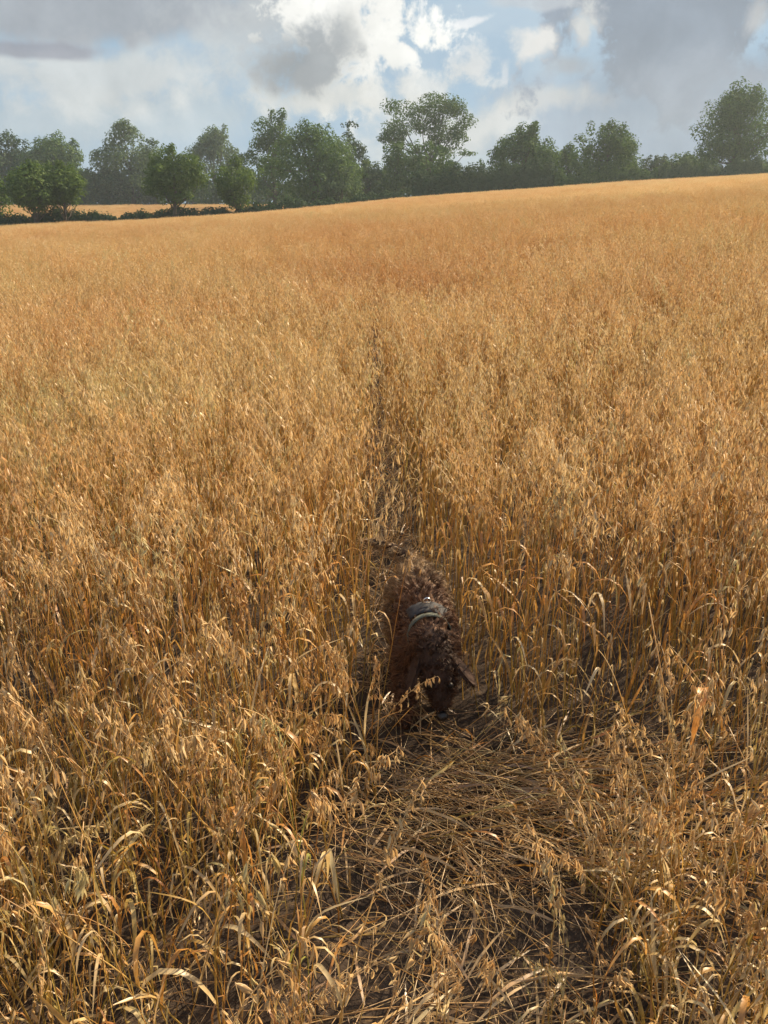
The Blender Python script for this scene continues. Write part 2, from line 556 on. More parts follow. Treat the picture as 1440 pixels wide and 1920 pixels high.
def tree(px, top, width, d, style, mat, label, cat='tree', low=0.2, name=None, group=None, dens=1.0, base_px=None):
    g = np.random.default_rng(int(px * 7 + top * 13 + d))
    p = pix(px, top, d)
    x = p.x
    zb = float(ground(x, d))
    H = p.z - zb
    depth = d / pix_dir(px, top).normalized().y
    W = width / F * d * 1.02
    name = name or ('bush' if cat == 'bush' else 'shrub' if cat == 'shrub' else 'broadleaf_tree')
    root = empty(name, (x, d, zb - 0.05))
    tag(root, label, cat, group)
    ax = W / 2
    clumps = []
    z0 = H * low
    if style == 'open':                                           # spreading pads on bare limbs
        pads = [(-0.36, 0.68, 0.30, 0.20), (-0.22, 0.82, 0.30, 0.18), (0.02, 0.91, 0.34, 0.15), (0.26, 0.88, 0.30, 0.16), (0.36, 0.74, 0.24, 0.17),
                (0.08, 0.78, 0.32, 0.16), (0.16, 0.64, 0.26, 0.15), (0.34, 0.60, 0.20, 0.10), (0.42, 0.46, 0.17, 0.055), (0.2, 0.47, 0.2, 0.09), (-0.10, 0.72, 0.26, 0.13), (-0.42, 0.60, 0.14, 0.09), (0.06, 0.55, 0.16, 0.10), (-0.28, 0.58, 0.12, 0.06)]
        for (fx, fz, fr, fh) in pads:
            for _ in range(7):
                o = g.normal(0, 0.42, 3)
                clumps.append(((fx * W + o[0] * fr * W * 0.6, o[1] * W * 0.3, fz * H + o[2] * fh * H * 0.7), (fr * W * 0.42, fr * W * 0.42, fh * H * 0.45)))
    else:
        n = {'round': 58, 'tall': 56, 'bush': 44, 'willow': 54}[style]
        lob = g.uniform(0, 6.28, 2)
        for i in range(n):
            v = g.normal(0, 1, 3)
            v /= np.linalg.norm(v)
            q = g.uniform(0.25, 1.0) ** 0.45
            if style == 'tall':
                v[2] *= 1.0
            cr = W * g.choice((g.uniform(0.08, 0.13), g.uniform(0.14, 0.23)))
            cz = (z0 + H) / 2
            hz = (H - z0) / 2
            zz = v[2] * q
            # broader below the middle, a ragged top
            taper = 1.0 - 0.30 * max(0, zz) if style != 'tall' else 1.0 - 0.45 * max(0, zz)
            if style == 'bush':
                taper = 1.0
            th_ = math.atan2(v[1], v[0])
            taper *= 1.0 + 0.16 * math.sin(2 * th_ + lob[0]) + 0.14 * math.sin(3 * th_ + 2.6 * zz + lob[1])
            clumps.append(((v[0] * q * (ax - cr * 0.6) * taper, v[1] * q * (ax - cr * 0.6) * taper, cz + zz * (hz - cr * 0.45)), (cr, cr, cr * g.uniform(0.65, 0.95))))
        for i in range(7):                                        # sprigs that break the outline
            a = g.uniform(0, 2 * math.pi)
            rr = g.uniform(0, 0.55)
            cr = W * g.uniform(0.05, 0.09)
            clumps.append(((math.cos(a) * rr * ax, math.sin(a) * rr * ax, H - cr * g.uniform(0.3, 1.6) - rr * rr * H * 0.12), (cr, cr, cr * 1.5)))
        for i in range(8):
            a = g.uniform(0, 2 * math.pi)
            cr = W * g.uniform(0.06, 0.10)
            clumps.append(((math.cos(a) * ax * 0.97, math.sin(a) * ax * 0.97, z0 + g.uniform(0.1, 0.75) * (H - z0)), (cr, cr, cr)))
    px_m = d / F
    size = max(0.24, 4.2 * px_m) * (1.0 if style != 'open' else 0.85)
    area = sum(r[0] * r[2] for _, r in clumps) * 12.0
    total = min(17000, int(dens * area / (size * size) * 1.0))
    per = [max(8, int(total * (r[0] * r[2] * 12.0) / area)) for _, r in clumps]
    Ps, Ns = [], []
    for (c, r), k in zip(clumps, per):
        dd = g.normal(0, 1, (k, 3))
        dd[:, 2] += 0.25
        dd /= np.linalg.norm(dd, axis=1, keepdims=True)
        rad = g.uniform(0.30, 1.05, k) ** 0.5
        Ps.append(np.array(c) + dd * rad[:, None] * np.array(r))
        nn = dd + np.array([0, 0, 0.35])
        Ns.append(nn)
    P, N = np.concatenate(Ps), np.concatenate(Ns)
    if style == 'willow':
        P[:, 2] -= g.uniform(0, 1, len(P)) ** 2 * H * 0.05
    P[:, 2] = np.maximum(P[:, 2], 0.02)
    np_quads('crown', leaf_cards(P, N, size, g), mat, root)
    # trunk and limbs
    mb = MB()
    tr = max(0.10, W * (0.030 if style != 'bush' else 0.018))
    th = H * (0.62 if style != 'open' else 0.5)
    tp = [Vector((0, 0, -0.1)), Vector((g.normal(0, .04) * W * .3, 0, th * 0.3)), Vector((g.normal(0, .05) * W * .5, 0, th * 0.65)), Vector((g.normal(0, .06) * W * .5, 0, th))]
    mb.tube(tp, [tr * 1.35, tr, tr * 0.75, tr * 0.35], 7)
    step = max(1, len(clumps) // 16)
    for (c, r) in clumps[::step]:
        c = Vector(c)
        s = g.uniform(0.3, 0.95)
        i = min(int(s * 3), 2)
        b = tp[i].lerp(tp[i + 1], s * 3 - i)
        if b.z > c.z:
            b = tp[0].lerp(tp[1], 0.8)
        mid = b.lerp(c, 0.5) + Vector((0, 0, -0.04 * H))
        mb.tube([b, mid, c], [tr * 0.42, tr * 0.27, tr * 0.08], 5)
    mb.build('trunk', M_BARK, root)
    return root


def hedge(x0, x1, h, w, mat, label, off=0.0, hvar=0.3, name='hedge', cat='hedge', size=0.27):
    g = np.random.default_rng(int(abs(x0 * 31) + h * 100))
    L = x1 - x0
    xm = (x0 + x1) / 2
    root = empty(name, (xm, float(hedge_y(xm)) + off, float(ground(xm, float(hedge_y(xm)) + off))))
    tag(root, label, cat)
    n = int(L * h * w ** 0.3 / (size * size) * 30)
    n = min(n, 26000)
    X = g.uniform(x0, x1, n)
    Yc = hedge_y(X) + off
    hh = h * (1 + hvar * (np.sin(X * 1.7) * 0.4 + np.sin(X * 0.61 + 2) * 0.5 + np.sin(X * 4.1 + 1) * 0.3))
    a = g.uniform(0, math.pi, n)
    q = g.uniform(0.5, 1.05, n) ** 0.5
    Y = Yc - np.cos(a) * w / 2 * q
    Z = ground(X, Yc) + np.abs(np.sin(a)) ** 0.7 * hh * q + g.normal(0, 0.05 * h, n)
    low = g.random(n) < 0.35
    Z = np.where(low, ground(X, Yc) + g.uniform(0, 0.8, n) * hh, Z)
    Z = np.maximum(Z, ground(X, Yc) + 0.02)
    P = np.stack([X, Y, Z], -1) - np.array(root.location)
    N = np.stack([g.normal(0, .3, n), -np.cos(a), np.sin(a) + .2], -1)
    np_quads('foliage', leaf_cards(P, N, size, g), mat, root)
    mb = MB()
    for x in np.arange(x0 + 0.3, x1, 1.3):
        y = float(hedge_y(x)) + off
        z = float(ground(x, y))
        b = Vector((x, y, z - 0.1)) - root.location
        mb.tube([b, b + Vector((g.normal(0, .12), 0, h * .5)), b + Vector((g.normal(0, .25), g.normal(0, .2), h * .85))], [0.05, 0.04, 0.015], 5)
    mb.build('stems', M_BARK, root)['kind'] = 'stuff'
    return root


L, DK, N_, GR = M_FOL_LIGHT, M_FOL_DARK, M_FOL, M_FOL_GREY
TL = 186
trees = [
    # far line behind the second field
    (-75, 262, 130, TL + 4, 'round', DK, 'dark dense tree at the left end of the far tree line, cut by the frame', 'tree', 0.02),
    (18, 250, 110, TL, 'round', DK, 'darkest tree of the far line with a flat ragged top', 'tree', 0.02),
    (98, 255, 130, TL - 2, 'round', N_, 'broad dark round tree directly behind the left pair of small trees', 'tree', 0.02),
    (150, 318, 90, TL - 8, 'bush', N_, 'low wide bush filling the gap left of the feathery tall tree', 'bush', 0.0),
    (196, 316, 80, TL - 8, 'bush', DK, 'low dark bush at the foot of the feathery tall tree', 'bush', 0.0),
    (236, 229, 118, TL - 6, 'tall', GR, 'tall feathery tree with a thin pointed top and pale upper leaves', 'tree', 0.03),
    (284, 262, 70, TL - 4, 'round', N_, 'slim tree half hidden behind the big bushy tree in the low hedge', 'tree', 0.02),
    (396, 239, 100, TL + 10, 'round', GR, 'pale blue green round topped tree far behind the hedge', 'tree', 0.05),
    (356, 300, 70, TL - 8, 'bush', N_, 'bush behind the right edge of the big bushy hedge tree', 'bush', 0.0),
    (452, 288, 70, TL - 4, 'bush', DK, 'dark bush rising above the small light green hedge tree', 'bush', 0.0),
    # the tall middle group
    (508, 207, 98, 150, 'tall', N_, 'tallest ragged tree at the left of the middle group, sky showing through its top', 'tree', 0.0),
    (588, 231, 172, 122, 'round', N_, 'huge broad green tree reaching the field edge in the middle group', 'tree', 0.0),
    (658, 226, 66, 152, 'tall', DK, 'narrow dark tree at the right of the middle group', 'tree', 0.05),
    (688, 300, 62, 128, 'bush', GR, 'pale grey green bush between the middle group and the open topped tree', 'bush', 0.0),
    (640, 312, 70, 118, 'bush', GR, 'light bushy shrub at the foot of the broad middle tree', 'bush', 0.0),
    (800, 177, 150, 150, 'open', N_, 'tall open crowned tree with bare limbs and spreading pads of leaves', 'tree', 0.4),
    (742, 268, 100, 132, 'bush', N_, 'rounded olive tree under the left side of the open crowned tree', 'tree', 0.0),
    (806, 264, 84, 130, 'bush', N_, 'rounded olive tree under the right side of the open crowned tree', 'tree', 0.0),
    (880, 314, 28, 190, 'bush', N_, 'tiny round tree far off, alone in the gap', 'tree', 0.0),
    (850, 320, 46, 138, 'bush', N_, 'low bush on the hedge just left of the tiny far tree', 'bush', 0.0),
    # right hand group
    (932, 276, 58, 130, 'bush', N_, 'small dark tree leaning on the left flank of the spiked tree', 'tree', 0.0),
    (990, 238, 118, 128, 'round', N_, 'big dense tree with a small spike at its top', 'tree', 0.0),
    (1003, 228, 24, 128.5, 'tall', N_, 'slender leafy shoot standing up out of the big dense tree', 'tree', 0.3),
    (1028, 286, 46, 126, 'bush', GR, 'pale shrub on the right flank of the spiked tree', 'bush', 0.0),
    (1070, 268, 58, 131, 'tall', N_, 'thin small tree between the spiked tree and the broad domed tree', 'tree', 0.0),
    (1142, 229, 118, 128, 'round', N_, 'broad domed tree standing alone in the right part of the hedge', 'tree', 0.02),
    (1180, 290, 50, 130, 'bush', GR, 'pale bush at the right foot of the broad domed tree', 'bush', 0.0),
    (1232, 292, 62, 150, 'bush', DK, 'low dark round tree, leftmost of the three beyond the right hedge', 'tree', 0.0),
    (1285, 288, 72, 150, 'bush', N_, 'low green round tree, middle of the three beyond the right hedge', 'tree', 0.0),
    (1328, 296, 48, 152, 'bush', DK, 'low dark round tree, rightmost of the three beyond the right hedge', 'tree', 0.0),
    (1392, 160, 158, 138, 'willow', N_, 'tall airy tree at the right edge with drooping outer twigs', 'tree', 0.10),
    (1352, 318, 60, 134, 'bush', DK, 'dark low bush at the left foot of the tall airy right tree', 'bush', 0.0),
    (1440, 302, 54, 140, 'bush', GR, 'small bush at the right foot of the tall airy right tree', 'bush', 0.0),
    (1520, 270, 110, 140, 'round', N_, 'round tree just beyond the right edge of the view', 'tree', 0.0),
    # standing in the low hedge, nearest
    (55, 304, 112, 86, 'round', L, 'small light green hedge tree with a forked dark trunk, left of the pair', 'tree', 0.30),
    (110, 300, 78, 87, 'round', L, 'small light green hedge tree with an upright crown, right of the pair', 'tree', 0.30),
    (-22, 310, 60, 90, 'round', L, 'light green hedge tree cut off by the left edge of the view', 'tree', 0.1),
    (318, 270, 106, 91, 'round', L, 'big bushy hedge tree with a thick dark trunk and yellow green right side', 'tree', 0.26),
    (442, 298, 88, 95, 'round', L, 'small light green hedge tree on a short trunk above the grey track', 'tree', 0.22),
]
for (px, top, wd, d, st, mt, lab, cat, low) in trees:
    tree(px, top, wd, d, st, mt, lab, cat, low, dens=1.0 if st != 'open' else 0.8)

hedge(-60, -29.5, 1.8, 1.6, M_FOL_DARK, 'low dark hedge under the pair of light green trees')
hedge(-29.3, -11.0, 1.6, 1.4, M_FOL_DARK, 'low dark green hedge between the big bushy tree and the middle group')
hedge(-10.8, 3.2, 1.55, 1.6, M_FOL_DARK, 'low dark hedge in front of the middle group', 0.0)
hedge(3.4, 22.0, 4.0, 3.0, M_FOL_DARK, 'tall dark hedge under and beside the open crowned tree', 1.5, 0.15, size=0.28)
hedge(22.2, 37.0, 2.6, 2.0, M_FOL, 'green hedge joining the spiked tree and the broad domed tree', 0.5)
hedge(37.2, 53.0, 2.5, 2.0, M_FOL_GREY, 'pale bushy hedge below the low round trees', 0.5, 0.45)
hedge(53.2, 80.0, 2.0, 1.8, M_FOL, 'low green hedge running out under the tall airy tree', 0.5)
for k, px in enumerate((1252, 1260)):
    tree(px, 329, 6, 126.5, 'bush', simple_mat('pale_blossom', (0.55, 0.56, 0.50), 0.8), ('left' if k == 0 else 'right') + ' one of two tiny whitish shrubs at the foot of the pale hedge', 'shrub', 0.0)


def far_wood():
    g = np.random.default_rng(5)
    n = 26000
    X = g.uniform(-190, 190, n)
    base = 236 + 14 * np.sin(X * 0.05)
    Y = base + g.normal(0, 3, n)
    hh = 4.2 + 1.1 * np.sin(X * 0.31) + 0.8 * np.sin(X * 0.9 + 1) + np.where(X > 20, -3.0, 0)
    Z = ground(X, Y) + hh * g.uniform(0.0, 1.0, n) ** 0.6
    P = np.stack([X, Y, Z], -1)
    N = np.stack([g.normal(0, .5, n), -np.ones(n), g.uniform(0, 1, n)], -1)
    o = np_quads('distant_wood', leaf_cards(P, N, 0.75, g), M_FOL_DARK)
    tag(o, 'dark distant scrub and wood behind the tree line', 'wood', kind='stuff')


far_wood()


def undergrowth():
    g = np.random.default_rng(6)
    n = 15000
    X = g.uniform(-105, 12, n)
    Yc = TL + 2 - np.clip(X + 14, 0, 60) * 1.6
    Y = Yc + g.normal(0, 1.2, n)
    hh = 6.0 + 0.9 * np.sin(X * 0.4) + 0.7 * np.sin(X * 1.3)
    P = np.stack([X, Y, ground(X, Y) + hh * g.uniform(0, 1, n) ** 0.8], -1)
    N = np.stack([g.normal(0, .5, n), -np.ones(n), g.uniform(0, .8, n)], -1)
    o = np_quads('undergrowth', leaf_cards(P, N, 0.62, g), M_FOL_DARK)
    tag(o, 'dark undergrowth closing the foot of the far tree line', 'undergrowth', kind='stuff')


undergrowth()

# ------------------------------------------------------------------ oats
def glume(mb, side, spread, wd, hero):
    """one husk of a spikelet hanging down -z, length 1"""
    if hero:
        zs = (0.0, -0.18, -0.45, -0.75, -1.0)
        ws = (0.03, 0.11, 0.135, 0.075, 0.008)
        xs = (0.0, 0.04, 0.07 + spread * 0.3, 0.07 + spread * 0.7, 0.05 + spread)
    else:
        zs, ws, xs = (0.0, -0.4, -1.1), (0.02, 0.092, 0.008), (0.0, 0.06, 0.04 + spread)
    pts = [Vector((side * x, 0, z)) for x, z in zip(xs, zs)]
    mb.strip(pts, [w * 2 * wd for w in ws], Vector((0, 1, 0)), 0, 0.35 if hero else 0.0)


def spikelet_mb(hero, seed):
    g = random.Random(seed)
    mb = MB()
    for s in (-1, 1):
        glume(mb, s, g.uniform(0.02, 0.16), g.uniform(0.8, 1.05), hero)
    if hero:                                                     # the grain between the husks
        mb.tube([(0, 0, -0.1), (0, 0, -0.4), (0.02, 0, -0.78)], [0.03, 0.085, 0.012], 5, 0)
    return mb


SPK = [spikelet_mb(True, i).mesh('spikelet', [M_EAR]) for i in range(4)]
SPK_LOW = [spikelet_mb(False, i) for i in range(4)]


def gen_plant(seed, H, lean=0.06, n_leaf=3, n_spk=22, pan_len=0.20, loose=1.0, hang=0.5):
    """one oat plant as pieces: stem line, leaves, panicle branches, spikelet transforms"""
    g = random.Random(seed)
    az = g.uniform(0, 2 * math.pi)
    ld = Vector((math.cos(az), math.sin(az), 0))
    Hs = H - pan_len * 0.75
    bend = lean * H
    kink = Vector((g.gauss(0, .012), g.gauss(0, .012), 0))
    stem = []
    for i in range(6):
        s = i / 5
        stem.append(ld * bend * s ** 1.8 + kink * math.sin(s * math.pi) + Vector((0, 0, Hs * s)))
    # rachis: goes on from the stem and nods over
    tdir = (stem[-1] - stem[-2]).normalized()
    rach = [stem[-1].copy()]
    p = stem[-1].copy()
    dcur = tdir.copy()
    for i in range(6):
        dcur = (dcur + ld * hang * 0.16 + Vector((g.gauss(0, .04), g.gauss(0, .04), -0.03 * i * hang))).normalized()
        p = p + dcur * (pan_len / 6)
        rach.append(p.copy())
    branches, spk = [], []
    per = max(1, n_spk // 6)
    for i in range(1, 7):
        base = rach[i]
        f = 1 - i / 7.5
        k = per if i < 6 else 2
        for j in range(k):
            a = g.uniform(0, 2 * math.pi)
            out = Vector((math.cos(a), math.sin(a), 0)) * 0.8 + ld * 0.5 * hang
            l = (0.022 + 0.062 * f * g.uniform(0.45, 1.0)) * loose
            m = base + out * l * 0.55 + Vector((0, 0, l * g.uniform(0.25, 0.7)))
            e = base + out * l * g.uniform(0.85, 1.05) + Vector((0, 0, -l * g.uniform(0.0, 0.45)))
            branches.append([base, m, e])
            size = g.uniform(0.019, 0.027)
            q = Euler((g.gauss(0, .22), g.gauss(0, .22), g.uniform(0, 6.28))).to_quaternion()
            spk.append((e, q, size, g.randrange(4)))
            if g.random() < 0.45:
                spk.append((m + Vector((0, 0, -0.003)), Euler((g.gauss(0, .35), g.gauss(0, .35), g.uniform(0, 6.28))).to_quaternion(), size * 0.92, g.randrange(4)))
    leaves = []
    for i in range(n_leaf):
        s = (0.22 + 0.56 * (i + g.uniform(0.0, 0.8)) / n_leaf)
        b = stem[min(int(s * 5), 4)].lerp(stem[min(int(s * 5) + 1, 5)], s * 5 - int(s * 5))
        a = g.uniform(0, 2 * math.pi)
        od = Vector((math.cos(a), math.sin(a), 0))
        ln = g.uniform(0.12, 0.27)
        wd = g.uniform(0.0045, 0.0105)
        ang = R(g.uniform(68, 86))
        turn = R(g.uniform(130, 178)) if g.random() < 0.7 else R(g.uniform(20, 70))
        pts, pp, seg = [b], b.copy(), 8
        sharp = g.uniform(0.35, 0.6)
        for q in range(1, seg + 1):
            u = q / seg
            t_ = 1 / (1 + math.exp(-(u - sharp) * 9))
            an = ang - turn * t_
            pp = pp + (od * math.cos(an) + Vector((0, 0, math.sin(an)))) * ln / seg
            pts.append(pp.copy())
        wv = Vector((-od.y, od.x, 0))
        tw = g.uniform(-2.6, 2.6)
        wds, wdirs = [], []
        for q in range(seg + 1):
            u = q / seg
            wds.append(wd * (0.55 + 0.45 * math.sin(min(1, u * 2) * 1.57)) * (1 - u ** 3 * 0.95))
            rot = Quaternion(Vector((0, 0, 1)), tw * max(0, u - 0.4)) @ wv
            wdirs.append(rot)
        leaves.append((pts, wds, wdirs))
    # withered leaves hanging along the lower stem
    for i in range(1):
        s = g.uniform(0.12, 0.5)
        b = stem[min(int(s * 5), 4)].lerp(stem[min(int(s * 5) + 1, 5)], s * 5 - int(s * 5))
        a = g.uniform(0, 2 * math.pi)
        od = Vector((math.cos(a), math.sin(a), 0))
        ln = g.uniform(0.10, 0.2)
        pts = [b, b + od * 0.02 + Vector((0, 0, 0.01)), b + od * 0.035 + Vector((0, 0, -ln * 0.3)), b + od * 0.04 + Vector((0.01, 0, -ln * 0.7)), b + od * 0.03 + Vector((0, 0.01, -ln))]
        wd = g.uniform(0.004, 0.008)
        leaves.append((pts, [wd, wd, wd, wd * .8, wd * .2], [Vector((-od.y, od.x, 0)), Vector((-od.y, od.x, 0)), Quaternion(Vector((0, 0, 1)), 0.7) @ Vector((-od.y, od.x, 0)), Quaternion(Vector((0, 0, 1)), 1.3) @ Vector((-od.y, od.x, 0)), od]))
    return dict(stem=stem, rach=rach, branches=branches, spk=spk, leaves=leaves)


def add_spk(mb, src, e, q, size, mat):
    verts = [e + q @ (Vector(v) * size) for v in src.v]
    mb.add(verts, src.f, mat)


def joined_plant(mb, pl, off=Vector((0, 0, 0)), rot=None, lod=0, g=random):
    """the whole plant into one mesh builder (slots: stem, leaf, ear)"""
    T = (lambda v: (rot @ v) + off) if rot is not None else (lambda v: v + off)
    n = 3
    st = pl['stem'] if lod == 0 else [pl['stem'][0], pl['stem'][3], pl['stem'][5]]
    rr = 0.0017 if lod == 0 else 0.0022
    if lod < 2:
        mb.tube([T(v) for v in st], [rr * (1 - 0.35 * i / len(st)) for i in range(len(st))], n, 0, cap=False)
        mb.tube([T(v) for v in (pl['rach'] if lod == 0 else pl['rach'][::3])], [0.0009] * len(pl['rach'] if lod == 0 else pl['rach'][::3]), 3, 2, cap=False)
    else:
        mb.strip([T(st[0]), T(st[2])], [0.005, 0.004], Vector((1, 0.3, 0)), 0)
    lv = pl['leaves'] if lod == 0 else pl['leaves'][:3] if lod == 1 else pl['leaves'][:2]
    for (pts, wds, wdirs) in lv:
        s = 1 if lod == 0 else 2 if lod == 1 else 4
        if lod == 0 or len(pts) > 5:
            R3 = rot if rot is not None else Quaternion()
            mb.strip([T(v) for v in pts[::s]], [w * (1.0 + 0.2 * lod) for w in wds[::s]], [R3 @ w for w in wdirs[::s]], 1)
    sp = pl['spk']
    if lod == 0:
        for br in pl['branches']:
            mb.strip([T(v) for v in br], [0.0012, 0.001, 0.0008], Vector((0.3, 1, 0.2)), 2)
    for i, (e, q, size, k) in enumerate(sp):
        if lod == 2 and i % 2:
            continue
        q2 = rot @ q if rot is not None else q
        if lod == 2:
            a = T(e)
            s = size * 1.25
            w = q2 @ Vector((0.25 * s, 0, 0))
            dn = q2 @ Vector((0, 0, -s))
            mb.add([a, a + dn * 0.45 - w, a + dn, a + dn * 0.45 + w], [(0, 1, 2, 3)], 2)
        else:
            add_spk(mb, SPK_LOW[k], T(e), q2, size * (0.95 if lod == 0 else 1.0), 2)


def proto_collection(name, meshes):
    c = bpy.data.collections.new(name)
    for i, me in enumerate(meshes):
        c.objects.link(bpy.data.objects.new(f'{name}.{i:03d}', me))
    return c


def scatter(name, P, rot, scl, idx, tint, coll, label, cat):
    me = bpy.data.meshes.new(name)
    me.vertices.add(len(P))
    me.vertices.foreach_set('co', np.asarray(P, np.float32).reshape(-1))
    for an, ty, fld, data in (('rot', 'FLOAT_VECTOR', 'vector', np.asarray(rot, np.float32).reshape(-1)), ('scl', 'FLOAT', 'value', np.asarray(scl, np.float32)),
                              ('idx', 'INT', 'value', np.asarray(idx, np.int32)), ('tint', 'FLOAT', 'value', np.asarray(tint, np.float32))):
        a = me.attributes.new(an, ty, 'POINT')
        a.data.foreach_set(fld, data)
    o = link(bpy.data.objects.new(name, me))
    tag(o, label, cat, kind='stuff')
    ng = bpy.data.node_groups.new(name, 'GeometryNodeTree')
    ng.interface.new_socket('Geometry', in_out='INPUT', socket_type='NodeSocketGeometry')
    ng.interface.new_socket('Geometry', in_out='OUTPUT', socket_type='NodeSocketGeometry')
    gi, go = ng.nodes.new('NodeGroupInput'), ng.nodes.new('NodeGroupOutput')
    iop = ng.nodes.new('GeometryNodeInstanceOnPoints')
    ci = ng.nodes.new('GeometryNodeCollectionInfo')
    ci.inputs['Collection'].default_value = coll
    ci.inputs['Separate Children'].default_value = True
    ci.inputs['Reset Children'].default_value = True
    ng.links.new(gi.outputs[0], iop.inputs['Points'])
    ng.links.new(ci.outputs[0], iop.inputs['Instance'])
    iop.inputs['Pick Instance'].default_value = True

    def attr(n, ty):
        a = ng.nodes.new('GeometryNodeInputNamedAttribute')
        a.data_type = ty
        a.inputs['Name'].default_value = n
        return a.outputs['Attribute']
    ng.links.new(attr('idx', 'INT'), iop.inputs['Instance Index'])
    ng.links.new(attr('rot', 'FLOAT_VECTOR'), iop.inputs['Rotation'])
    ng.links.new(attr('scl', 'FLOAT'), iop.inputs['Scale'])
    ng.links.new(iop.outputs[0], go.inputs[0])
    md = o.modifiers.new('scatter', 'NODES')
    md.node_group = ng
    return o


MATS = [M_STEM, M_LEAF, M_EAR]
NEAR = []
for i in range(18):
    mb = MB()
    joined_plant(mb, gen_plant(100 + i, random.uniform(0.76, 0.9), random.uniform(0.02, 0.12), random.choice((0, 1, 1, 2)), random.choice((6, 12, 12, 18)), random.uniform(0.17, 0.25), 0.8, random.uniform(0.2, 0.9)))
    NEAR.append(mb.mesh('oat_near', MATS))
FILL = []
for i in range(10):
    mb = MB()
    pl_ = gen_plant(2100 + i, random.uniform(0.66, 0.9), random.uniform(0.02, 0.2), random.choice((1, 2, 3)), 6, 0.08, 0.5, 0.5)
    if i % 3:
        pl_['spk'], pl_['branches'] = [], []
    joined_plant(mb, pl_)
    FILL.append(mb.mesh('oat_fill', MATS))
MID = []
for i in range(8):
    mb = MB()
    for k in range(9):
        off = Vector((random.uniform(-.12, .12), random.uniform(-.12, .12), 0))
        joined_plant(mb, gen_plant(300 + i * 20 + k, random.uniform(0.74, 0.92), random.uniform(0.02, 0.14), 3, random.choice((12, 18)), random.uniform(0.17, 0.24), 0.9, random.uniform(0.2, 1.0)), off, Quaternion(Vector((0, 0, 1)), random.uniform(0, 6.28)), 1)
    MID.append(mb.mesh('oat_mid', MATS))
FAR = []
for i in range(6):
    mb = MB()
    for k in range(46):
        off = Vector((random.uniform(-.36, .36), random.uniform(-.36, .36), random.uniform(-0.03, 0.03)))
        joined_plant(mb, gen_plant(700 + i * 60 + k, random.uniform(0.74, 0.92), random.uniform(0.02, 0.12), 2, 20, 0.2, 1.1, random.uniform(0.2, 0.9)), off, Quaternion(Vector((0, 0, 1)), random.uniform(0, 6.28)), 2)
    FAR.append(mb.mesh('oat_far', MATS))
C_FILL = proto_collection('oat_fill', FILL)
C_NEAR, C_MID, C_FAR = proto_collection('oat_near', NEAR), proto_collection('oat_mid', MID), proto_collection('oat_far', FAR)


def patch(x, y, s, seed=0):
    """smooth patchiness of the field, about -1..1"""
    return (np.sin(x * 0.9 * s + 1.3 + seed) * np.sin(y * 0.55 * s + 0.4 * np.sin(x * 0.7 * s) + seed) + 0.6 * np.sin(x * 2.3 * s - y * 1.1 * s + 2 + seed) * np.sin(y * 1.7 * s + x * 0.5 * s)) / 1.3


def path_x(y):
    return np.interp(y, [1.5, 2.2, 2.8, 4.0, 5.5, 8.0], [0.17, 0.13, 0.08, 0.0, -0.05, -0.10])


def path_w(y):
    return np.interp(y, [1.5, 2.0, 2.6, 3.2, 4.0, 5.2, 7.0, 9.5, 12], [0.26, 0.165, 0.155, 0.135, 0.08, 0.062, 0.05, 0.025, 0.0])


def edge_y(x):
    """front edge of the standing crop"""
    return np.interp(x, [-1.6, -0.9, -0.5, -0.2, 0.1, 0.35, 0.6, 0.9, 1.3, 1.8], [2.05, 1.95, 1.97, 2.0, 2.1, 2.14, 2.08, 2.02, 1.95, 1.8])


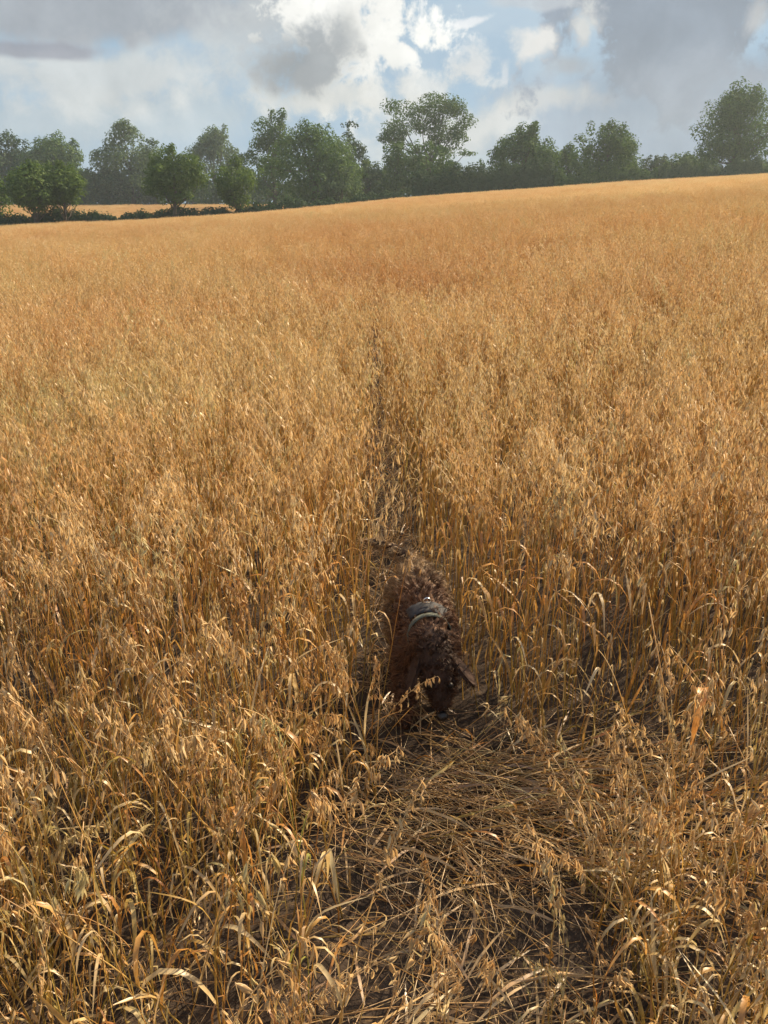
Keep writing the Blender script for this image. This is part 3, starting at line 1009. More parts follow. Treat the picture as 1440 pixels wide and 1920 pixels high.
def crop():
    g = np.random.default_rng(3)
    # --- near, plant by plant
    def field(y0, y1, dens, tanh, mar):
        w = y1 * tanh + mar
        n = int(dens * (y1 - y0) * 2 * w)
        X = g.uniform(-w, w, n)
        Y = g.uniform(y0, y1, n)
        k = np.abs(X) < Y * tanh + mar
        return X[k], Y[k]
    Xs, Ys = [], []
    for (a, b, dn) in ((1.8, 4.0, 350), (4.0, 8.0, 310), (8.0, 12.5, 250)):
        x, y = field(a, b, dn, 0.54, 0.9)
        Xs.append(x)
        Ys.append(y)
    X, Y = np.concatenate(Xs), np.concatenate(Ys)
    pc, pw = path_x(Y), path_w(Y)
    dist = np.abs(X - pc)
    keep = (dist > pw * g.uniform(0.8, 1.25, len(X))) & (Y > edge_y(X) + 0.10 + g.normal(0, 0.05, len(X)))
    # drilled rows and thin places
    keep &= g.random(len(X)) < 0.80 + 0.20 * np.sin(X * 2 * math.pi / 0.13 + np.sin(Y * 2) * 0.4)
    keep &= g.random(len(X)) > 0.70 * np.clip(-patch(X, Y, 2.2, 3) - 0.05, 0, 1) * np.clip((dist - 0.35) / 0.3, 0, 1)
    X, Y, pc, pw = X[keep], Y[keep], pc[keep], pw[keep]
    n = len(X)
    side = np.sign(X - pc)
    close = np.clip(1 - (np.abs(X - pc) - pw) / 0.22, 0, 1)
    rx = g.normal(0, 0.045, n)
    ry = g.normal(0, 0.045, n) + close * side * np.where(side > 0, -0.04, 0.05) * 1.0
    rot = np.stack([rx, ry, g.uniform(0, 6.28, n)], -1)
    scl = g.normal(0.98, 0.085, n) + 0.06 * patch(X, Y, 0.7, 1) + 0.07 * patch(X, Y, 3.1, 5)
    scl = np.clip(scl, 0.68, 1.22)
    tint = 0.5 * patch(X, Y, 0.8) + 0.3 * patch(X, Y, 2.2, 3) + g.normal(0, 0.18, n) - 0.05
    green = np.exp(-(((X + 1.75) / 0.55) ** 2 + ((Y - 3.9) / 0.7) ** 2)) + 0.35 * np.exp(-(((X - 0.36) / 0.2) ** 2 + ((Y - 3.4) / 0.35) ** 2))
    tint = np.minimum(tint, 0.16) + 0.6 * green
    low = Y < 3.2
    tint = np.where(low, tint - 0.12, tint)
    P = np.stack([X, Y, ground(X, Y) - 0.01], -1)
    scatter('oat_crop', P, rot, scl, g.integers(0, len(NEAR), n), np.clip(tint, -0.9, 0.85), C_NEAR, 'dense ripe golden oats standing on both sides of the narrow trodden path', 'crop')
    n0 = 620
    x = np.concatenate([g.uniform(-1.7, -0.12, 860), g.uniform(0.50, 1.7, 430), g.uniform(-0.3, 0.7, 130)])
    y = np.concatenate([g.uniform(0.6, 2.15, 860), g.uniform(0.6, 1.62, 430), g.uniform(0.55, 1.16, 130)])
    k = ~((x > -0.22) & (y > 1.45) & (x < 0.5)) & (g.random(len(x)) < 0.72 + 0.28 * (patch(x, y, 5.0, 2) > -0.05))
    x, y = x[k], y[k]
    n = len(x)
    rot = np.stack([g.normal(0, 0.10, n), g.normal(0, 0.10, n), g.uniform(0, 6.28, n)], -1)
    scatter('oat_crop', np.stack([x, y, ground(x, y) - 0.01], -1), rot, np.where((np.abs(x - 0.2) < 0.5) & (y < 1.2), g.uniform(0.25, 0.5, n), g.uniform(0.48, 0.88, n)), g.integers(0, len(FILL), n), np.clip(g.normal(0.12, 0.3, n), -0.6, 0.6), C_FILL,
            'thin short oats and broken stems filling the ground between the foreground plants', 'crop')
    x = np.concatenate([g.normal(0.42, 0.30, 120), g.uniform(-1.3, -0.1, 60), g.normal(0, 0.06, 90)])
    y = np.concatenate([g.uniform(1.55, 2.1, 120), g.uniform(0.9, 2.0, 60), g.uniform(3.0, 8.0, 90)])
    x[180:] += path_x(y[180:])
    n = len(x)
    az = np.arctan2(y - 2.35, x + 0.75) + g.normal(0, 0.6, n)
    lay = np.clip(g.normal(1.32, 0.16, n), 0.8, 1.5)
    lay[180:] = np.abs(g.normal(0.5, 0.35, 90))
    rot = np.stack([np.zeros(n), lay, az], -1)
    scl = g.uniform(0.5, 0.85, n)
    scl[180:] = g.uniform(0.25, 0.55, 90)
    scatter('oat_crop', np.stack([x, y, ground(x, y) + 0.015], -1), rot, scl, g.integers(0, len(FILL), n), np.clip(g.normal(-0.1, 0.3, n), -0.6, 0.6), C_FILL,
            'trodden oats bent over the bare ground and along the path', 'crop')
    # --- middle, in tufts
    Xs, Ys = [], []
    for (a, b, dn) in ((12.2, 20, 24), (20, 52, 15)):
        x, y = field(a, b, dn, 0.54, 1.0)
        Xs.append(x)
        Ys.append(y)
    X, Y = np.concatenate(Xs), np.concatenate(Ys)
    k = Y < g.uniform(26, 52, len(Y))
    X, Y = X[k], Y[k]
    n = len(X)
    rot = np.stack([g.normal(0, .05, n), g.normal(0, .05, n), g.uniform(0, 6.28, n)], -1)
    scl = np.clip(g.normal(1.0, 0.08, n) + 0.06 * patch(X, Y, 0.5, 1) + 0.05 * patch(X, Y, 1.7, 4), 0.7, 1.25)
    tint = np.clip(0.30 * patch(X, Y, 0.5) + 0.25 * patch(X, Y, 0.12, 2) + g.normal(0, 0.15, n) - 0.06, -0.8, 0.15)
    scatter('oat_crop', np.stack([X, Y, ground(X, Y) - 0.01], -1), rot, scl, g.integers(0, len(MID), n), tint, C_MID, 'golden oats across the middle of the field', 'crop')
    # --- far, up to the hedge, and the second field beyond it
    x, y = field(26, 136, 3.4, 0.54, 4.0)
    k = y > g.uniform(26, 50, len(y))
    x, y = x[k], y[k]
    k = y < hedge_y(x) - 2.4 - 0.6 * np.sin(x * 0.2)
    X, Y = x[k], y[k]
    n2 = 16000
    x2 = g.uniform(-110, 2, n2)
    y2 = g.uniform(84, TL - 10, n2)
    k = (y2 > hedge_y(x2) + 5) & (y2 < TL - 12)
    X, Y = np.concatenate([X, x2[k]]), np.concatenate([Y, y2[k]])
    n = len(X)
    rot = np.stack([g.normal(0, .03, n), g.normal(0, .03, n), g.uniform(0, 6.28, n)], -1)
    scl = np.clip(g.normal(1.0, 0.06, n) + 0.03 * patch(X, Y, 0.2, 1), 0.8, 1.2)
    tint = np.clip(0.25 * patch(X, Y, 0.11) + 0.15 * patch(X, Y, 0.04, 2) + g.normal(0, 0.10, n) - 0.04, -0.8, 0.15)
    scatter('oat_crop', np.stack([X, Y, ground(X, Y) - 0.01], -1), rot, scl, g.integers(0, len(FAR), n), tint, C_FAR, 'smooth golden oats reaching to the hedge and filling the strip beyond it', 'crop')


crop()

# --- the plants in front, one by one
class Proto:
    def __init__(self, seed, H, **kw):
        pl = gen_plant(seed, H, **kw)
        self.H = H
        self.full = len(pl['spk']) > 16
        mb = MB()
        mb.tube(pl['stem'], [0.0018 * (1 - 0.07 * i) for i in range(6)], 5)
        self.stem = mb.mesh('stem', [M_STEM])
        self.leaves = []
        for (pts, wds, wdirs) in pl['leaves']:
            mb = MB()
            mb.strip(pts, wds, wdirs, 0, 0.12)
            self.leaves.append(mb.mesh('leaf', [M_LEAF]))
        mb = MB()
        mb.tube(pl['rach'], [0.0011 * (1 - 0.09 * i) for i in range(7)], 4)
        for br in pl['branches']:
            mb.tube(br, [0.0006, 0.0005, 0.0005], 3, cap=False)
        self.rach = mb.mesh('panicle', [M_EAR])
        full = MB()
        full.v, full.f, full.m = list(mb.v), [list(f) for f in mb.f], list(mb.m)
        for (e, q, s, k) in pl['spk']:
            src = SPK[k]
            full.add([e + q @ (v.co * s) for v in src.vertices], [tuple(p.vertices) for p in src.polygons], 0)
        self.panicle = full.mesh('panicle', [M_EAR])
        self.spk = pl['spk']


def place_plant(pr, x, y, scale, rz, tilt, label, group, detail, name='oat_plant'):
    r = empty(name, (x, y, float(ground(x, y)) - 0.01))
    r.rotation_euler = Euler((tilt[0], tilt[1], rz), 'XYZ')
    r.scale = (scale,) * 3
    tag(r, label, 'oat plant', group)
    link(bpy.data.objects.new('stem', pr.stem), r)
    for me in pr.leaves:
        link(bpy.data.objects.new('leaf', me), r)
    if detail:
        p = link(bpy.data.objects.new('panicle', pr.rach), r)
        for (e, q, s, k) in pr.spk:
            o = bpy.data.objects.new('spikelet', SPK[k])
            o.rotation_mode = 'QUATERNION'
            o.location, o.rotation_quaternion, o.scale = e, q, (s, s, s)
            link(o, p)
    else:
        link(bpy.data.objects.new('panicle', pr.panicle), r)
    return r


def heroes():
    g = np.random.default_rng(21)
    random.seed(5)
    short = [Proto(900 + i, random.uniform(0.46, 0.62), lean=random.uniform(0.05, 0.35), n_leaf=random.choice((1, 2, 3)), n_spk=random.choice((6, 12, 18, 22)),
                   pan_len=random.uniform(0.14, 0.2), loose=random.uniform(0.35, 0.6), hang=random.uniform(0.15, 0.9)) for i in range(14)]
    tall = [Proto(950 + i, random.uniform(0.76, 0.9), lean=random.uniform(0.03, 0.12), n_leaf=random.choice((1, 2, 3)), n_spk=random.choice((18, 22)),
                  pan_len=random.uniform(0.17, 0.22), loose=0.9, hang=random.uniform(0.3, 1.0)) for i in range(10)]
    zones = [
        ('oat plants in the half flattened left foreground', 'short oat plant left of the trodden ground', 116, short, (0.9, 1.3), 0.10,
         lambda: (g.uniform(-1.15, -0.06), g.uniform(0.80, 2.0))),
        ('oat plants in the right foreground corner', 'short oat plant right of the trodden ground', 58, short, (0.8, 1.15), 0.10,
         lambda: (g.uniform(0.47, 1.25), g.uniform(0.85, 1.62))),
        ('low oat plants below the bare ground', 'low bent oat plant below the bare soil', 32, short, (0.5, 0.85), 0.28,
         lambda: (g.uniform(-0.15, 0.62), g.uniform(0.80, 1.18))),
        ('oat plants in the rusty tuft before the dog', 'short rusty oat plant in the tuft before the dog', 14, short, (0.70, 0.95), 0.06,
         lambda: (g.uniform(-0.16, -0.01), g.uniform(1.84, 2.06))),
        ('oat plants in the front rank left of the path', 'tall oat plant in the front rank left of the dog', 38, tall, (0.88, 1.08), 0.07,
         lambda: (lambda x: (x, edge_y(x) + g.uniform(-0.06, 0.12)))(g.uniform(-1.35, -0.08))),
        ('oat plants in the front rank right of the path', 'tall oat plant in the front rank right of the dog', 38, tall, (0.88, 1.08), 0.07,
         lambda: (lambda x: (x, edge_y(x) + g.uniform(-0.06, 0.12)))(g.uniform(0.36, 1.35))),
    ]
    for (grp, lab, n, protos, (s0, s1), tl, pos) in zones:
        pts = []
        zi = [z[0] for z in zones].index(grp)
        while len(pts) < n:
            x, y = pos()
            if zi in (0, 1) and patch(x, y, 5.0, 2) < -0.1 and g.random() < 0.8:
                continue
            if x > -0.17 and x < 0.4 and y > 1.55 and 'left foreground' in grp:
                continue
            if min([math.hypot(x - a, y - b) for a, b in pts] or [9]) > 0.032:
                pts.append((x, float(y)))
        pts.sort(key=lambda p: p[1])
        for i, (x, y) in enumerate(pts):
            pr = protos[int(g.integers(0, len(protos)))]
            lab2 = ('thin eared ' if not pr.full else 'full eared ') + lab + (', nearest the camera' if i < n // 2 else ', farther back')
            grp2 = ('full eared ' if pr.full else 'thin eared ') + grp + (' close by' if i < n // 2 else ' farther back')
            det = i < {0: 24, 1: 14}.get(zi, 0)
            place_plant(pr, x, y, g.uniform(s0, s1), g.uniform(0, 6.28), (g.normal(0, tl), g.normal(0, tl)), lab2, grp2, det)
    # the ones that stand out
    P = lambda **k: Proto(**k)
    def at(px, row, h):
        v = pix_dir(px, row)
        s = (h - EYE) / v.z
        return v.x * s, v.y * s
    x, y = at(1060, 1660, 0.42)
    place_plant(P(seed=1201, H=0.5, lean=0.02, n_leaf=1, n_spk=24, pan_len=0.2, loose=0.6, hang=0.5), x, y, 1.0, 1.2, (0.0, -0.12), 'single oat plant with a full nodding ear standing alone before the dark bare soil', None, True)
    x, y = at(1160, 1640, 0.45)
    place_plant(P(seed=1207, H=0.55, lean=0.02, n_leaf=1, n_spk=18, pan_len=0.18, loose=0.6, hang=0.4), x, y, 1.0, 2.2, (0.0, 0.05), 'slim oat plant with a narrow ear at the right rim of the dark bare soil', None, True)
    x, y = at(885, 1790, 0.34)
    place_plant(P(seed=1202, H=0.38, lean=0.05, n_leaf=2, n_spk=20, pan_len=0.17, loose=0.6, hang=0.8), x, y, 1.0, 0.4, (0.05, -0.15), 'small oat plant with a pale bushy ear just below the bare soil', None, True)
    x, y = at(1250, 1390, 0.62)
    place_plant(P(seed=1203, H=0.72, lean=0.03, n_leaf=2, n_spk=20, pan_len=0.22, loose=0.6, hang=0.3), x, y, 1.0, 0.4, (0.0, 0.0), 'thin tall oat plant with a narrow ear left of the bright orange leaf', None, True)
    x, y = at(1430, 1080, 0.95)
    place_plant(P(seed=1204, H=0.98, lean=0.25, n_leaf=2, n_spk=22, pan_len=0.22, loose=0.9, hang=0.8), x - 0.1, y - 0.1, 1.0, 0.0, (0.0, 0.12), 'long leaning oat stalk crossing the crop near the right edge of the view', None, True)
    x, y = at(530, 1380, 0.52)
    place_plant(P(seed=1205, H=0.56, lean=0.02, n_leaf=2, n_spk=30, pan_len=0.22, loose=0.65, hang=0.3), x, y, 1.0, 0.9, (0, 0), 'oat plant with the fullest pale ear at the left rim of the trodden ground', None, True)
    x, y = at(440, 1440, 0.5)
    place_plant(P(seed=1206, H=0.54, lean=0.02, n_leaf=3, n_spk=26, pan_len=0.2, loose=0.65, hang=0.4), x, y, 1.0, 2.9, (0, 0), 'oat plant with a full pale ear second from the left rim of the trodden ground', None, True)
    # the plant with the broad folded orange leaf
    x, y = at(1310, 1340, 0.60)
    r = place_plant(P(seed=1208, H=0.8, lean=0.02, n_leaf=1, n_spk=16, pan_len=0.18, loose=0.7, hang=0.4), x + 0.02, y + 0.06, 1.0, 0.0, (0, 0), 'oat plant bearing one broad folded bright orange leaf at the right', None, True)
    mb = MB()
    mb.strip([(0, 0, .50), (-0.005, -0.02, .58), (-0.012, -0.045, .615), (-0.022, -0.065, .60), (-0.03, -0.075, .55), (-0.035, -0.078, .50)], [.008, .018, .021, .021, .017, .004], Vector((1, 0.2, 0)), 0, 0.1)
    lo = mb.build('leaf', [M_ORANGE], r)
    lo['label'] = 'broad folded bright orange leaf'


m_, t_, o_ = new_mat('orange_leaf')
tc_ = t_.nodes.new('ShaderNodeTexCoord')
thin_shader(t_, o_, mixc(t_, noise(t_, tc_.outputs['Object'], 40).smooth(.3, .7), (0.62, 0.25, 0.05), (0.70, 0.36, 0.10)), 0.5, 0.06)
M_ORANGE = m_
heroes()

# ------------------------------------------------------------------ trodden straw
def straw_mesh(seed, n=4):
    g = random.Random(seed)
    L_ = g.uniform(0.32, 0.72)
    mb = MB()
    pts = []
    b = g.uniform(-0.05, 0.05)
    kx = g.uniform(0.3, 0.7)
    kk = g.uniform(-0.12, 0.12) if seed % 2 else g.choice((-1, 1)) * g.uniform(0.25, 0.9)
    kz = g.uniform(0.0, 0.35)
    for i in range(7):
        s = i / 6
        pts.append(Vector(((s - .5) * L_, b * math.sin(s * math.pi) + kk * max(0, s - kx), 0.012 * math.sin(s * 5 + seed) + 0.008 + kz * max(0, s - kx) * L_ * 0.5)))
    mb.tube(pts, [0.0014 - 0.00009 * i for i in range(7)], n)
    if g.random() < 0.6:                                          # a withered leaf on it
        p = pts[3]
        a = g.uniform(-0.6, 0.6)
        d = Vector((math.cos(a), math.sin(a), 0.1))
        mb.strip([p, p + d * .05 + Vector((0, 0, .012)), p + d * .11 + Vector((0, 0, .01)), p + d * .16], [.004, .007, .006, .001], Vector((-d.y, d.x, g.uniform(-.8, .8))), 0)
    return mb.mesh('straw', [M_STRAW])


def straws():
    g = np.random.default_rng(8)
    meshes = [straw_mesh(i) for i in range(16)]
    cs = proto_collection('straw_piece', meshes)

    def angle(x, y):
        # the flattened stalks fan out from the upper left of the bare ground
        a = math.atan2(y - 2.35, x + 0.75)
        return a
    def bare(x, y):
        return min(1.0, math.exp(-(((x - 0.42) / 0.24) ** 2 + ((y - 1.46) / 0.11) ** 2)) * 1.15 + math.exp(-(((x - 0.14) / 0.15) ** 2 + ((y - 2.13) / 0.07) ** 2)) + math.exp(-(((x - 0.95) / 0.2) ** 2 + ((y - 1.9) / 0.12) ** 2)))
    n_h = 230
    k = 0
    pts = []
    while k < n_h:
        u = g.random()
        if u < 0.62:                                              # the fan of the trodden mat
            x, y = g.normal(0.33, 0.24), min(2.2, g.normal(1.86, 0.15))
            a = angle(x, y) + g.normal(0, 0.42)
            z = abs(g.normal(0.02, 0.04))
        elif u < 0.84:                                            # pale sheaf lower left of the bare soil
            x, y = g.normal(0.10, 0.11), g.normal(1.36, 0.12)
            a = R(60) + g.normal(0, 0.35)
            z = abs(g.normal(0.02, 0.03))
        else:
            x, y = g.uniform(-0.1, 0.75), g.normal(1.22, 0.05)
            a = R(4) + g.normal(0, 0.2)
            z = abs(g.normal(0.03, 0.03))
        if not (-0.3 < x < 1.0) or g.random() < bare(x, y):
            continue
        mi = int(g.integers(0, 16))
        o = bpy.data.objects.new('straw', meshes[mi])
        knd = 'kinked' if mi % 2 == 0 else 'straight'
        o.location = (x, y, float(ground(x, y)) + z)
        o.rotation_euler = (g.uniform(-.3, .3), g.normal(0, 0.07), a)
        s = g.uniform(0.7, 1.15)
        o.scale = (s, s, s)
        grp = ('flattened straws fanning over the trodden ground', 'flattened oat straw lying in the matted fan across the trodden ground') if u < 0.62 else \
              ('pale straws in the sheaf beside the bare soil', 'pale broken straw in the slanting sheaf left of the dark bare soil') if u < 0.84 else \
              ('straws lying along the near rim of the bare soil', 'straw lying crosswise along the near rim of the dark bare soil')
        tag(o, knd + ' ' + grp[1], 'straw', knd + ' ' + grp[0])
        link(o)
        k += 1
    # long ones that stand out
    def long_straw(p0, p1, lab, r=0.0022):
        mb = MB()
        a, b = Vector(p0), Vector(p1)
        m = (a + b) / 2 + Vector((0.01, 0.0, 0.025))
        mb.tube([a, a.lerp(m, .5), m, m.lerp(b, .5), b], [r, r, r * .95, r * .9, r * .7], 5)
        o = mb.build('straw', [M_STRAW])
        tag(o, lab, 'straw')
    def gp(px, row, h):
        v = pix_dir(px, row)
        s = (h - EYE) / v.z
        return (v.x * s, v.y * s, h)
    long_straw(gp(830, 1455, .08), gp(1010, 1340, .12), 'long bent straw slanting up to the right in front of the dog')
    long_straw(gp(770, 1375, .10), gp(960, 1425, .07), 'long straw lying nearly level in front of the muzzle of the dog')
    long_straw(gp(800, 1370, .06), gp(835, 1290, .22), 'thin pale straw leaning across the muzzle of the dog')
    long_straw(gp(1020, 1460, .06), gp(1300, 1790, .04), 'longest straw running down the right side of the trodden mat')
    long_straw(gp(930, 1850, .09), gp(1150, 1835, .09), 'thick pale straw lying level below the bare soil', 0.004)
    # the loose litter under and between everything
    X = np.concatenate([g.uniform(-1.5, 1.5, 900), g.normal(0.35, 0.3, 260), g.normal(0, 1, 700) * 0.08 + 0.03])
    Y = np.concatenate([g.uniform(0.5, 2.4, 900), g.uniform(1.55, 2.15, 260), g.uniform(2.2, 7.0, 700)])
    k = np.array([g.random() > bare(a, b) for a, b in zip(X, Y)])
    X, Y = X[k], Y[k]
    n = len(X)
    A = np.arctan2(Y - 2.35, X + 0.75) + g.normal(0, 0.7, n)
    A = np.where(Y > 2.2, g.normal(1.57, 0.9, n), A)
    A = np.where((X < -0.15), g.uniform(0, 6.28, n), A)
    rot = np.stack([g.uniform(-.3, .3, n), g.normal(0, .13, n), A], -1)
    P = np.stack([X, Y, ground(X, Y) + np.abs(g.normal(0, 0.03, n))], -1)
    scatter('straw_litter', P, rot, g.uniform(0.35, 0.95, n), g.integers(0, 16, n), g.uniform(-0.5, 0.25, n), cs, 'loose broken straw littering the trodden soil', 'straw litter')


straws()

# ------------------------------------------------------------------ the dog
def fur_mat():
    m, t, out = new_mat('brown_fur')
    tc = t.nodes.new('ShaderNodeTexCoord')
    ge = t.nodes.new('ShaderNodeNewGeometry')
    sep = t.nodes.new('ShaderNodeSeparateXYZ')
    t.links.new(tc.outputs['Object'], sep.inputs[0])
    y = S(t, sep.outputs[1])
    r = S(t, ge.outputs['Random Per Island'])
    c = ramp(t, r, [(0.0, (0.060, 0.024, 0.013)), (0.5, (0.12, 0.054, 0.028)), (1.0, (0.25, 0.135, 0.070))])
    tan = ramp(t, r, [(0.0, (0.18, 0.105, 0.052)), (1.0, (0.50, 0.35, 0.19))])  # faded tan coat on the rump, with golden sunlight painted into the colour
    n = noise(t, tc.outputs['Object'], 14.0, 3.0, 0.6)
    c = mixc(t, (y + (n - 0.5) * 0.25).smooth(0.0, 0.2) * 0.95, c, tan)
    c = mixc(t, (y + (n - 0.5) * 0.1).smooth(-0.24, -0.34) * 0.8, c, (0.026, 0.011, 0.007))
    b = t.nodes.new('ShaderNodeBsdfPrincipled')
    b.inputs['Roughness'].default_value = 0.55
    b.inputs['Specular IOR Level'].default_value = 0.22
    t.links.new(c, b.inputs['Base Color'])
    t.links.new(b.outputs[0], out.inputs[0])
    return m


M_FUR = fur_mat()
M_SKIN = simple_mat('fur_skin', (0.035, 0.018, 0.012), 1.0, 0, 30.0, (0.055, 0.03, 0.02))
M_NOSE = simple_mat('nose_leather', (0.012, 0.010, 0.010), 0.35)
M_EYE = simple_mat('eye', (0.008, 0.005, 0.004), 0.45)
M_EYE.node_tree.nodes['Principled BSDF'].inputs['Specular IOR Level'].default_value = 0.25
M_WEB = simple_mat('grey_green_webbing', (0.085, 0.095, 0.075), 0.9, 0, 220.0, (0.14, 0.15, 0.12))
M_DARK = simple_mat('dark_webbing', (0.03, 0.03, 0.035), 0.8, 0, 200.0, (0.05, 0.05, 0.055))
M_METAL = simple_mat('steel_ring', (0.75, 0.75, 0.76), 0.22, 1.0)


def dog():
    g = np.random.default_rng(4)
    root = empty('dog', (0.125, 2.50, float(ground(0.125, 2.5)) + 0.004), R(2.5))
    root.scale = (0.95, 0.95, 0.95)
    tag(root, 'curly brown dog with a tan, sunlit-coloured rump walking out of the path head down', 'dog')
    V, E, Rd = [], [], []

    def add(p, r, parent=None):
        V.append(p)
        Rd.append(r)
        if parent is not None:
            E.append((parent, len(V) - 1))
        return len(V) - 1
    pel = add((0, 0.20, 0.350), 0.074)
    loin = add((0, 0.08, 0.348), 0.070, pel)
    rib = add((0, -0.05, 0.340), 0.080, loin)
    che = add((0, -0.14, 0.335), 0.080, rib)
    nk = add((0.005, -0.225, 0.350), 0.058, che)
    hb = add((0.012, -0.300, 0.345), 0.060, nk)
    hm = add((0.018, -0.345, 0.290), 0.058, hb)
    mz = add((0.024, -0.370, 0.225), 0.036, hm)
    ns = add((0.028, -0.388, 0.172), 0.028, mz)
    for s, fo, ho in ((-1, 0.05, -0.05), (1, -0.06, 0.05)):       # walking: diagonal legs together
        a = add((s * 0.06, -0.15, 0.25), 0.050, che)
        b = add((s * 0.070, -0.125 - fo * 0.2, 0.175), 0.036, a)
        c = add((s * 0.072, -0.15 - fo * 0.9, 0.085), 0.027, b)
        d = add((s * 0.072, -0.16 - fo * 1.0, 0.030), 0.028, c)
        add((s * 0.072, -0.195 - fo, 0.022), 0.022, d)
        a = add((s * 0.058, 0.205, 0.275), 0.062, pel)
        b = add((s * 0.070, 0.145 + ho * 0.5, 0.185), 0.044, a)
        c = add((s * 0.070, 0.255 + ho, 0.110), 0.027, b)
        d = add((s * 0.070, 0.240 + ho, 0.030), 0.027, c)
        add((s * 0.070, 0.205 + ho, 0.022), 0.022, d)
    t0 = add((-0.01, 0.275, 0.375), 0.030, pel)
    t1 = add((-0.07, 0.31, 0.425), 0.017, t0)
    t2 = add((-0.14, 0.315, 0.450), 0.012, t1)
    add((-0.195, 0.305, 0.465), 0.007, t2)
    me = bpy.data.meshes.new('body')
    me.from_pydata(V, E, [])
    o = bpy.data.objects.new('body', me)
    COL.objects.link(o)
    o.modifiers.new('skin', 'SKIN')
    for i, sv in enumerate(me.skin_vertices[0].data):
        sv.radius = (Rd[i], Rd[i])
        sv.use_root = (i == 0)
    o.modifiers.new('sub', 'SUBSURF').levels = 2
    dg = bpy.context.evaluated_depsgraph_get()
    dg.update()
    ev = o.evaluated_get(dg)
    bm_ = bpy.data.meshes.new_from_object(ev)
    bpy.data.objects.remove(o)
    bm_.name = 'body'
    bm_.materials.clear()
    bm_.materials.append(M_SKIN)
    bm_.polygons.foreach_set('use_smooth', [True] * len(bm_.polygons))
    body = link(bpy.data.objects.new('body', bm_), root)

    # ears: hanging flaps
    ear_faces = []
    for s in (-1, 1):
        mb = MB()
        out = 1.0 if s > 0 else 0.55
        rows = []
        for i in range(6):
            u = i / 5
            c = Vector((0.012 + s * (0.046 + 0.075 * u * out), -0.315 - 0.015 * u, 0.335 - 0.115 * u * (1.2 - 0.45 * out)))
            w = 0.030 + 0.030 * math.sin(u * 2.4)
            rows.append((c, w * (1 if u < 0.95 else 0.6)))
        for sgn in (0, 1):
            pass
        verts, faces = [], []
        for (c, w) in rows:
            n = Vector((s * 0.6, -0.2, 0.5)).normalized() * 0.006
            for q in (-1, -0.5, 0, 0.5, 1):
                verts.append(c + Vector((0, w * q * 0.9, -abs(q) * 0.006)) + n)
        for (c, w) in rows:
            n = Vector((s * 0.6, -0.2, 0.5)).normalized() * -0.006
            for q in (-1, -0.5, 0, 0.5, 1):
                verts.append(c + Vector((0, w * q * 0.9, -abs(q) * 0.006)) + n)
        for lay in (0, 1):
            b0 = lay * 30
            for i in range(5):
                for j in range(4):
                    f = (b0 + i * 5 + j, b0 + i * 5 + j + 1, b0 + (i + 1) * 5 + j + 1, b0 + (i + 1) * 5 + j)
                    faces.append(f if lay == 0 else f[::-1])
        rim = [0, 1, 2, 3, 4, 9, 14, 19, 24, 29, 28, 27, 26, 25, 20, 15, 10, 5]
        for a, b in zip(rim, rim[1:] + rim[:1]):
            faces.append((a, b, b + 30, a + 30))
        mb.add(verts, faces)
        mb.build('ear', M_SKIN, root)
        ear_faces += [(verts[f[0]], verts[f[1]], verts[f[2]], verts[f[3]]) for f in (faces[:40] if s > 0 else [f[::-1] for f in faces[:40]])]

    # fur: curly locks over the coat
    tri_p, tri_n, tri_a = [], [], []
    bm_.calc_loop_triangles()
    vc = np.empty(len(bm_.vertices) * 3)
    bm_.vertices.foreach_get('co', vc)
    vc = vc.reshape(-1, 3)
    tv = np.empty(len(bm_.loop_triangles) * 3, np.int32)
    bm_.loop_triangles.foreach_get('vertices', tv)
    A, B, C_ = (vc[tv.reshape(-1, 3)[:, i]] for i in range(3))
    ef = np.array([[list(v) for v in f] for f in ear_faces])
    if len(ef):
        A = np.concatenate([A, ef[:, 0], ef[:, 0]])
        B = np.concatenate([B, ef[:, 1], ef[:, 2]])
        C_ = np.concatenate([C_, ef[:, 2], ef[:, 3]])
    cr = np.cross(B - A, C_ - A)
    ar = np.linalg.norm(cr, axis=1) + 1e-12
    Nn = cr / ar[:, None]
    cen = (A + B + C_) / 3
    axis = np.stack([np.where(np.abs(cen[:, 0]) > 0.05, cen[:, 0] * 0.5, 0), cen[:, 1], np.where(cen[:, 2] > 0.2, 0.33, cen[:, 2])], -1)
    k = 42000
    pick = g.choice(len(ar), k, p=ar / ar.sum())
    r1, r2 = np.sqrt(g.random(k)), g.random(k)
    P = A[pick] * (1 - r1)[:, None] + B[pick] * (r1 * (1 - r2))[:, None] + C_[pick] * (r1 * r2)[:, None]
    N = Nn[pick]
    if (np.sum(N * (cen[pick] - axis[pick]), axis=1)).mean() < 0:
        N = -N
    muzzle = (P[:, 1] < -0.33) & (P[:, 2] < 0.24) & (np.abs(P[:, 0] - 0.02) < 0.06)
    paw = (P[:, 2] < 0.05)
    head = (P[:, 1] < -0.265) & ~muzzle
    Ln = np.where(muzzle, 0.012, np.where(paw, 0.010, np.where(head, g.uniform(0.014, 0.026, k), g.uniform(0.020, 0.042, k))))
    tail = (P[:, 1] > 0.28) & (P[:, 0] < -0.05)
    Ln = np.where(tail, g.uniform(0.02, 0.04, k), Ln)
    flow = np.stack([g.normal(0, .15, k), np.full(k, 0.55), np.full(k, -0.35)], -1)
    flow[head] = np.array([0.0, -0.15, -0.5])
    flow[tail] = np.array([-0.8, 0.1, -0.3])
    # the coat parts into locks: every hair leans to the tip of the lock it belongs to
    nc = 3000
    cpick = g.choice(k, nc, replace=False)
    Dc = N[cpick] * 0.55 + flow[cpick] * 0.85 + g.normal(0, 0.22, (nc, 3))
    Dc /= np.linalg.norm(Dc, axis=1, keepdims=True)
    tip = P[cpick] + Dc * (Ln[cpick] * 0.95)[:, None]
